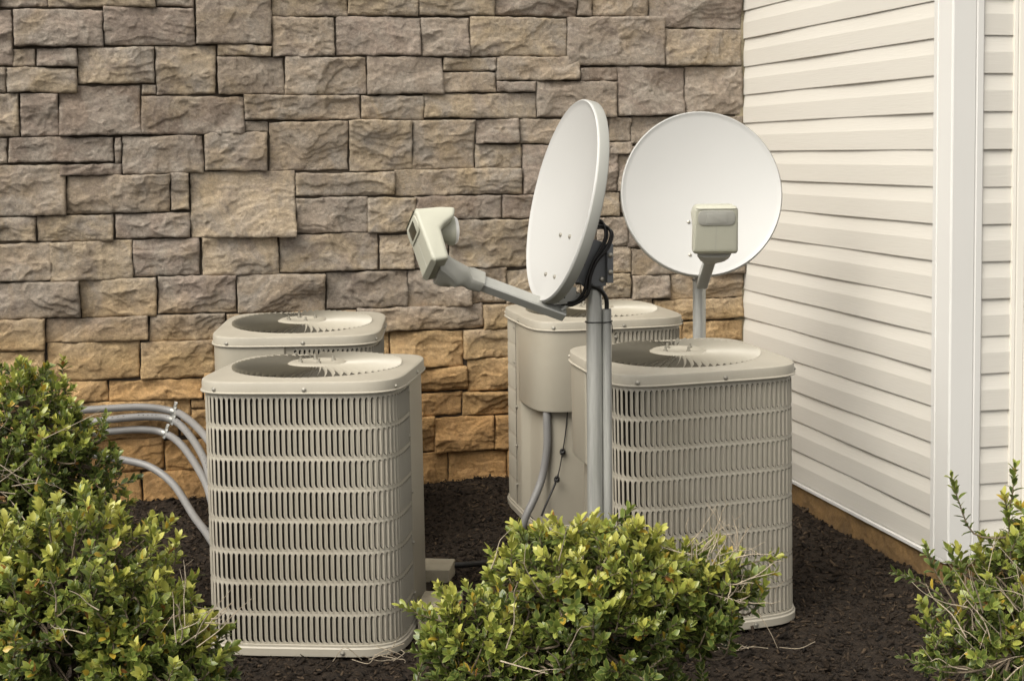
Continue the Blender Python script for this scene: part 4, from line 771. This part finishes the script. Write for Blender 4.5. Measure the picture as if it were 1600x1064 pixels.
# ------------------------------------------------------------------ shrubs
def make_bush(label, base, blobs, nshoot, seed, fresh=.5, sparse=0, leafL=.031, dead=(), extra=(), ztop=None):
    g = np.random.default_rng(seed); rp = random.Random(seed)
    root = empty('holly_shrub', base); tag(root, label, 'shrub', 'holly shrubs in the mulch bed')
    W = MB(); base = Vector(base)
    # main stems
    nodes = []; vol = np.array([b[1][0]*b[1][1]*b[1][2] for b in blobs])**.75; vol = vol/vol.sum()
    for k in range(6+3*len(blobs)):
        c, r = blobs[g.choice(len(blobs), p=vol)]; d = g.normal(0, 1, 3); d[2] = abs(d[2])*.7+.1; d /= np.linalg.norm(d)
        tip = Vector([c[i]+r[i]*d[i]*g.uniform(.35, .75) for i in range(3)])
        b0 = base+Vector((g.normal(0, .02), g.normal(0, .02), -.02)); mid = b0.lerp(tip, .5)+Vector(g.normal(0, .025, 3)); mid2 = b0.lerp(tip, .25)+Vector(g.normal(0, .02, 3))+(tip-b0)*-.03
        P = spline([b0, mid2, mid, tip], 6); rad = [.011*(1-i/len(P))+.0028 for i in range(len(P))]
        W.tube(P, rad, 7); nodes += [(p, rad[i]) for i, p in enumerate(P) if i > 5]
    NP = np.array([p for p, _ in nodes])
    LP, LD, LN, LL, LA, LR = [], [], [], [], [], []
    def shoot(tip, gd, ln, age, nl=None, ll=1.0):
        gd = gd.normalized(); b = tip-gd*ln
        dd = np.linalg.norm(NP-np.array(b), axis=1); j = int(dd.argmin()); p0 = Vector(NP[j])
        mid = p0.lerp(b, .5)+Vector(g.normal(0, .010, 3))-Vector((0, 0, .01)); bend = Vector(g.normal(0, .12, 3))
        P = spline([p0, mid, b, b.lerp(tip, .5)+bend*ln*.4, tip], 3); n = len(P)
        W.tube(P, [.0028*(1-i/n)+.0009 for i in range(n)], 5, cap=False)
        seg = P[-7:]; nl = nl or int(ln/.0060)+5; ph = g.uniform(0, 6.28)
        for i in range(nl):
            t = (i+.5)/nl; x = t**.85*(len(seg)-1); q = min(int(x), len(seg)-2); p = seg[q].lerp(seg[q+1], x-q); ax = (seg[q+1]-seg[q]).normalized()
            s = ax.cross(Vector((0, 0, 1)) if abs(ax.z) < .95 else Vector((1, 0, 0))).normalized(); u = s.cross(ax); a = ph+i*2.4
            rad = s*math.cos(a)+u*math.sin(a); spread = 1.15-.75*t+g.normal(0, .12)
            d = (rad*math.sin(spread)+ax*math.cos(spread)); d = (d+Vector((0, 0, .12))).normalized()
            nn = (ax*math.sin(spread)-rad*math.cos(spread)); nn = (nn+Vector((0, 0, .35))+Vector(g.normal(0, .16, 3))); nn = (nn-d*nn.dot(d)).normalized()
            LP.append(p); LD.append(d); LN.append(nn); LL.append(leafL*ll*g.uniform(.62, 1.12)*(1-.28*max(0, t-.75)*4*.6)); LA.append(min(1, max(0, age*(.35+.75*t)+g.normal(0, .09)))); LR.append(g.random())
    for k in range(nshoot):
        bi = g.choice(len(blobs), p=vol); c, r = blobs[bi]; d = g.normal(0, 1, 3); d[2] = d[2]*.85+.25
        if g.random() < .6: d[1] = -abs(d[1])
        d /= np.linalg.norm(d)
        inner = g.random() < .30; f = g.uniform(.35, .8) if inner else g.uniform(.78, 1.02+.08*(g.random() < .2))
        lump = 1+.10*math.sin(d[0]*7+seed)*math.cos(d[2]*6+seed*2)
        tip = Vector([c[i]+r[i]*d[i]*f*lump for i in range(3)])
        if tip.z < .03: continue
        gd = Vector((d[0]*.7, d[1]*.7, d[2]*.45+.55))+Vector(g.normal(0, .28, 3))
        # fresh growth where the shoot stands on top and outside of the crown, old leaves within
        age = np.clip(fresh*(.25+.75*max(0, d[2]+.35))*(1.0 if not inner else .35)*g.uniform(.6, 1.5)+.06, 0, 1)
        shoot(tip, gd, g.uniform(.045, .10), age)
    for tipx, gd, ln, age in extra: shoot(Vector(tipx), Vector(gd), ln, age, int(ln/.0075)+3)
    W.build('branches', M['wood'], root, 180)
    # dead twigs
    if dead:
        D = MB()
        for c, r, n, d0, ln in dead:
            for k in range(n):
                p = Vector([c[i]+g.uniform(-r[i], r[i]) for i in range(3)]); d = (Vector(d0)+Vector(g.normal(0, .45, 3))).normalized(); L = ln*g.uniform(.5, 1.3)
                P = [p, p+d*L*.4+Vector(g.normal(0, .03, 3))*L, p+d*L*.75+Vector(g.normal(0, .04, 3))*L, p+d*L+Vector(g.normal(0, .05, 3))*L]; P = spline(P, 3)
                t0 = .0013*g.uniform(.6, 1.4); D.tube(P, [t0*(1-i/len(P))+.0005 for i in range(len(P))], 5, cap=False)
                for _ in range(g.integers(0, 4)):
                    q = P[g.integers(2, len(P)-1)]; e = (d+Vector(g.normal(0, .8, 3))).normalized(); D.tube([q, q+e*L*.2, q+e*L*.38+Vector(g.normal(0, .02, 3))*L], [t0*.6, t0*.5, .0004], 4, cap=False)
        k = D.build('dead_twigs', M['dead'], root, 180); k['kind'] = 'stuff'; k.location = -base
    # leaves as one mesh
    P = np.array(LP); D = np.array(LD); Nn = np.array(LN); S = np.cross(D, Nn); L = np.array(LL)[:, None]; n = len(P)
    ts = [0, .22, .5, .78, 1.0]; wsd = [.02, .17, .24, .19, .012]
    V = np.zeros((n, 15, 3)); cd = np.zeros((n, 15, 4)); fold = g.uniform(.10, .55, (n, 1)); curl = g.uniform(.02, .30, (n, 1)); wv = g.normal(0, .03, (n, 5))
    wid = g.uniform(.85, 1.2, (n, 1)); rnd = np.array(LR)
    for i, (t, w) in enumerate(zip(ts, wsd)):
        mid = P+D*L*t-Nn*L*curl*t*t
        for j, sg in enumerate((-1, 0, 1)):
            V[:, i*3+j] = mid+S*(L*w*sg*wid)+Nn*(L*w*abs(sg)*fold)+Nn*L*wv[:, i:i+1]*sg
            cd[:, i*3+j, 0] = LA; cd[:, i*3+j, 1] = abs(sg); cd[:, i*3+j, 2] = rnd; cd[:, i*3+j, 3] = 1
    f = np.array([(i*3+j, i*3+j+1, (i+1)*3+j+1, (i+1)*3+j) for i in range(4) for j in range(2)])
    F = (f[None]+15*np.arange(n)[:, None, None]).reshape(-1, 4)
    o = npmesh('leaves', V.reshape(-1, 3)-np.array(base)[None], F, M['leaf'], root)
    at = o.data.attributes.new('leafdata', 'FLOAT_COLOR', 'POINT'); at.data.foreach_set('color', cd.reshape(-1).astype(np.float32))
    for ch in bpy.data.objects:
        if ch.parent == root and ch.name.startswith('branches'): ch.location = -base
    return root
V3 = Vector
make_bush('yellow green holly shrub in the centre foreground, in front of the steel pole', (.17, 3.40, .0),
    [((.19, 3.35, .35), (.29, .25, .255)), ((-.07, 3.3, .29), (.17, .18, .165)), ((.43, 3.38, .385), (.165, .16, .14))], 850, 21, .76,
    dead=[((.47, 3.30, .50), (.06, .05, .03), 22, (.35, -.1, .9), .09), ((.50, 3.30, .40), (.05, .05, .04), 14, (1, -.2, .15), .10), ((.02, 3.08, .50), (.10, .03, .06), 5, (.3, -.2, .6), .10), ((.05, 3.08, .36), (.10, .03, .06), 4, (.1, -.2, .9), .12)],
    extra=[((-.265, 3.22, .405), (-.8, -.1, .35), .13, .6), ((-.24, 3.22, .30), (-.8, -.1, .3), .10, .5), ((.64, 3.35, .475), (.9, -.1, .25), .12, .7), ((.62, 3.3, .45), (.9, -.2, .1), .10, .6)])
make_bush('large light green holly shrub filling the lower left corner in front of the conduits', (-1.05, 3.32, .0),
    [((-1.00, 3.26, .37), (.28, .27, .305)), ((-.825, 3.2, .27), (.175, .2, .21)), ((-1.28, 3.25, .37), (.25, .25, .29))], 1000, 22, .74,
    dead=[((-.72, 3.05, .40), (.05, .03, .04), 9, (.5, -.1, .7), .12), ((-.95, 3.0, .42), (.12, .02, .08), 4, (-.3, -.1, .8), .10), ((-.70, 3.10, .20), (.06, .04, .04), 7, (.9, -.1, -.1), .14)])
make_bush('dark green holly shrub behind at the left edge, against the ochre stones', (-1.58, 4.38, .0),
    [((-1.57, 4.3, .56), (.28, .25, .30)), ((-1.37, 4.22, .50), (.17, .2, .19)), ((-1.38, 4.25, .27), (.24, .2, .24))], 720, 23, .55,
    dead=[((-1.45, 4.02, .55), (.12, .03, .12), 9, (.4, -.1, .3), .20), ((-1.5, 4.0, .45), (.10, .03, .06), 6, (-1, -.1, .1), .25)],
    extra=[((-1.23, 4.2, .68), (.45, -.1, .8), .12, .5), ((-1.19, 4.2, .53), (.8, -.1, .35), .12, .15), ((-1.12, 4.15, .50), (.9, -.1, .3), .12, .1)])
make_bush('sparse holly shrub with bare twigs at the right edge below the white corner post', (1.33, 3.55, .0),
    [((1.38, 3.5, .38), (.22, .2, .25)), ((1.17, 3.45, .22), (.18, .2, .14)), ((1.23, 3.48, .31), (.17, .2, .19))], 430, 24, .70,
    dead=[((1.18, 3.35, .28), (.10, .05, .08), 26, (-.5, -.1, .6), .15), ((1.30, 3.3, .35), (.08, .03, .10), 16, (.1, -.1, .9), .16), ((1.2, 3.28, .16), (.08, .03, .05), 12, (.9, -.2, .3), .14)],
    extra=[((1.10, 3.5, .635), (-.35, 0, .9), .16, .55), ((1.02, 3.45, .475), (-.4, 0, .85), .13, .5), ((1.26, 3.5, .66), (.1, 0, 1), .15, .5), ((.93, 3.4, .42), (-.8, 0, .4), .12, .2), ((.92, 3.3, .245), (-.9, 0, .3), .13, .2), ((.98, 3.3, .225), (-.9, -.1, .1), .10, .3)])
# loose dry twigs on the mulch by the unit bases
def loose(label, base, n, sp, seed):
    g = np.random.default_rng(seed); mb = MB(); b = Vector(base)
    for k in range(n):
        p = Vector((g.uniform(-sp, sp), g.uniform(-.02, .02), g.uniform(.004, .02))); d = Vector((g.normal(0, 1), g.normal(0, .25), g.normal(.15, .4))).normalized(); L = g.uniform(.05, .13)
        P = spline([p, p+d*L*.5+Vector(g.normal(0, .012, 3)), p+d*L+Vector(g.normal(0, .018, 3))], 4); P = [Vector((q.x, q.y, max(.003, q.z))) for q in P]
        mb.tube(P, [.0012]*len(P), 5, cap=False)
    o = mb.build('dry_twig_tangle', M['dead'], None, 180); o.location = b; tag(o, label, 'twigs')
loose('thin pale dry twigs tangled at the foot of the left foreground unit', ((585-CX)/FPX*4.05, 4.06, -.042), 10, .07, 3)
loose('thin pale dry twigs lying at the foot of the right foreground unit', ((1170-CX)/FPX*4.15, 4.12, -.045), 8, .10, 4)
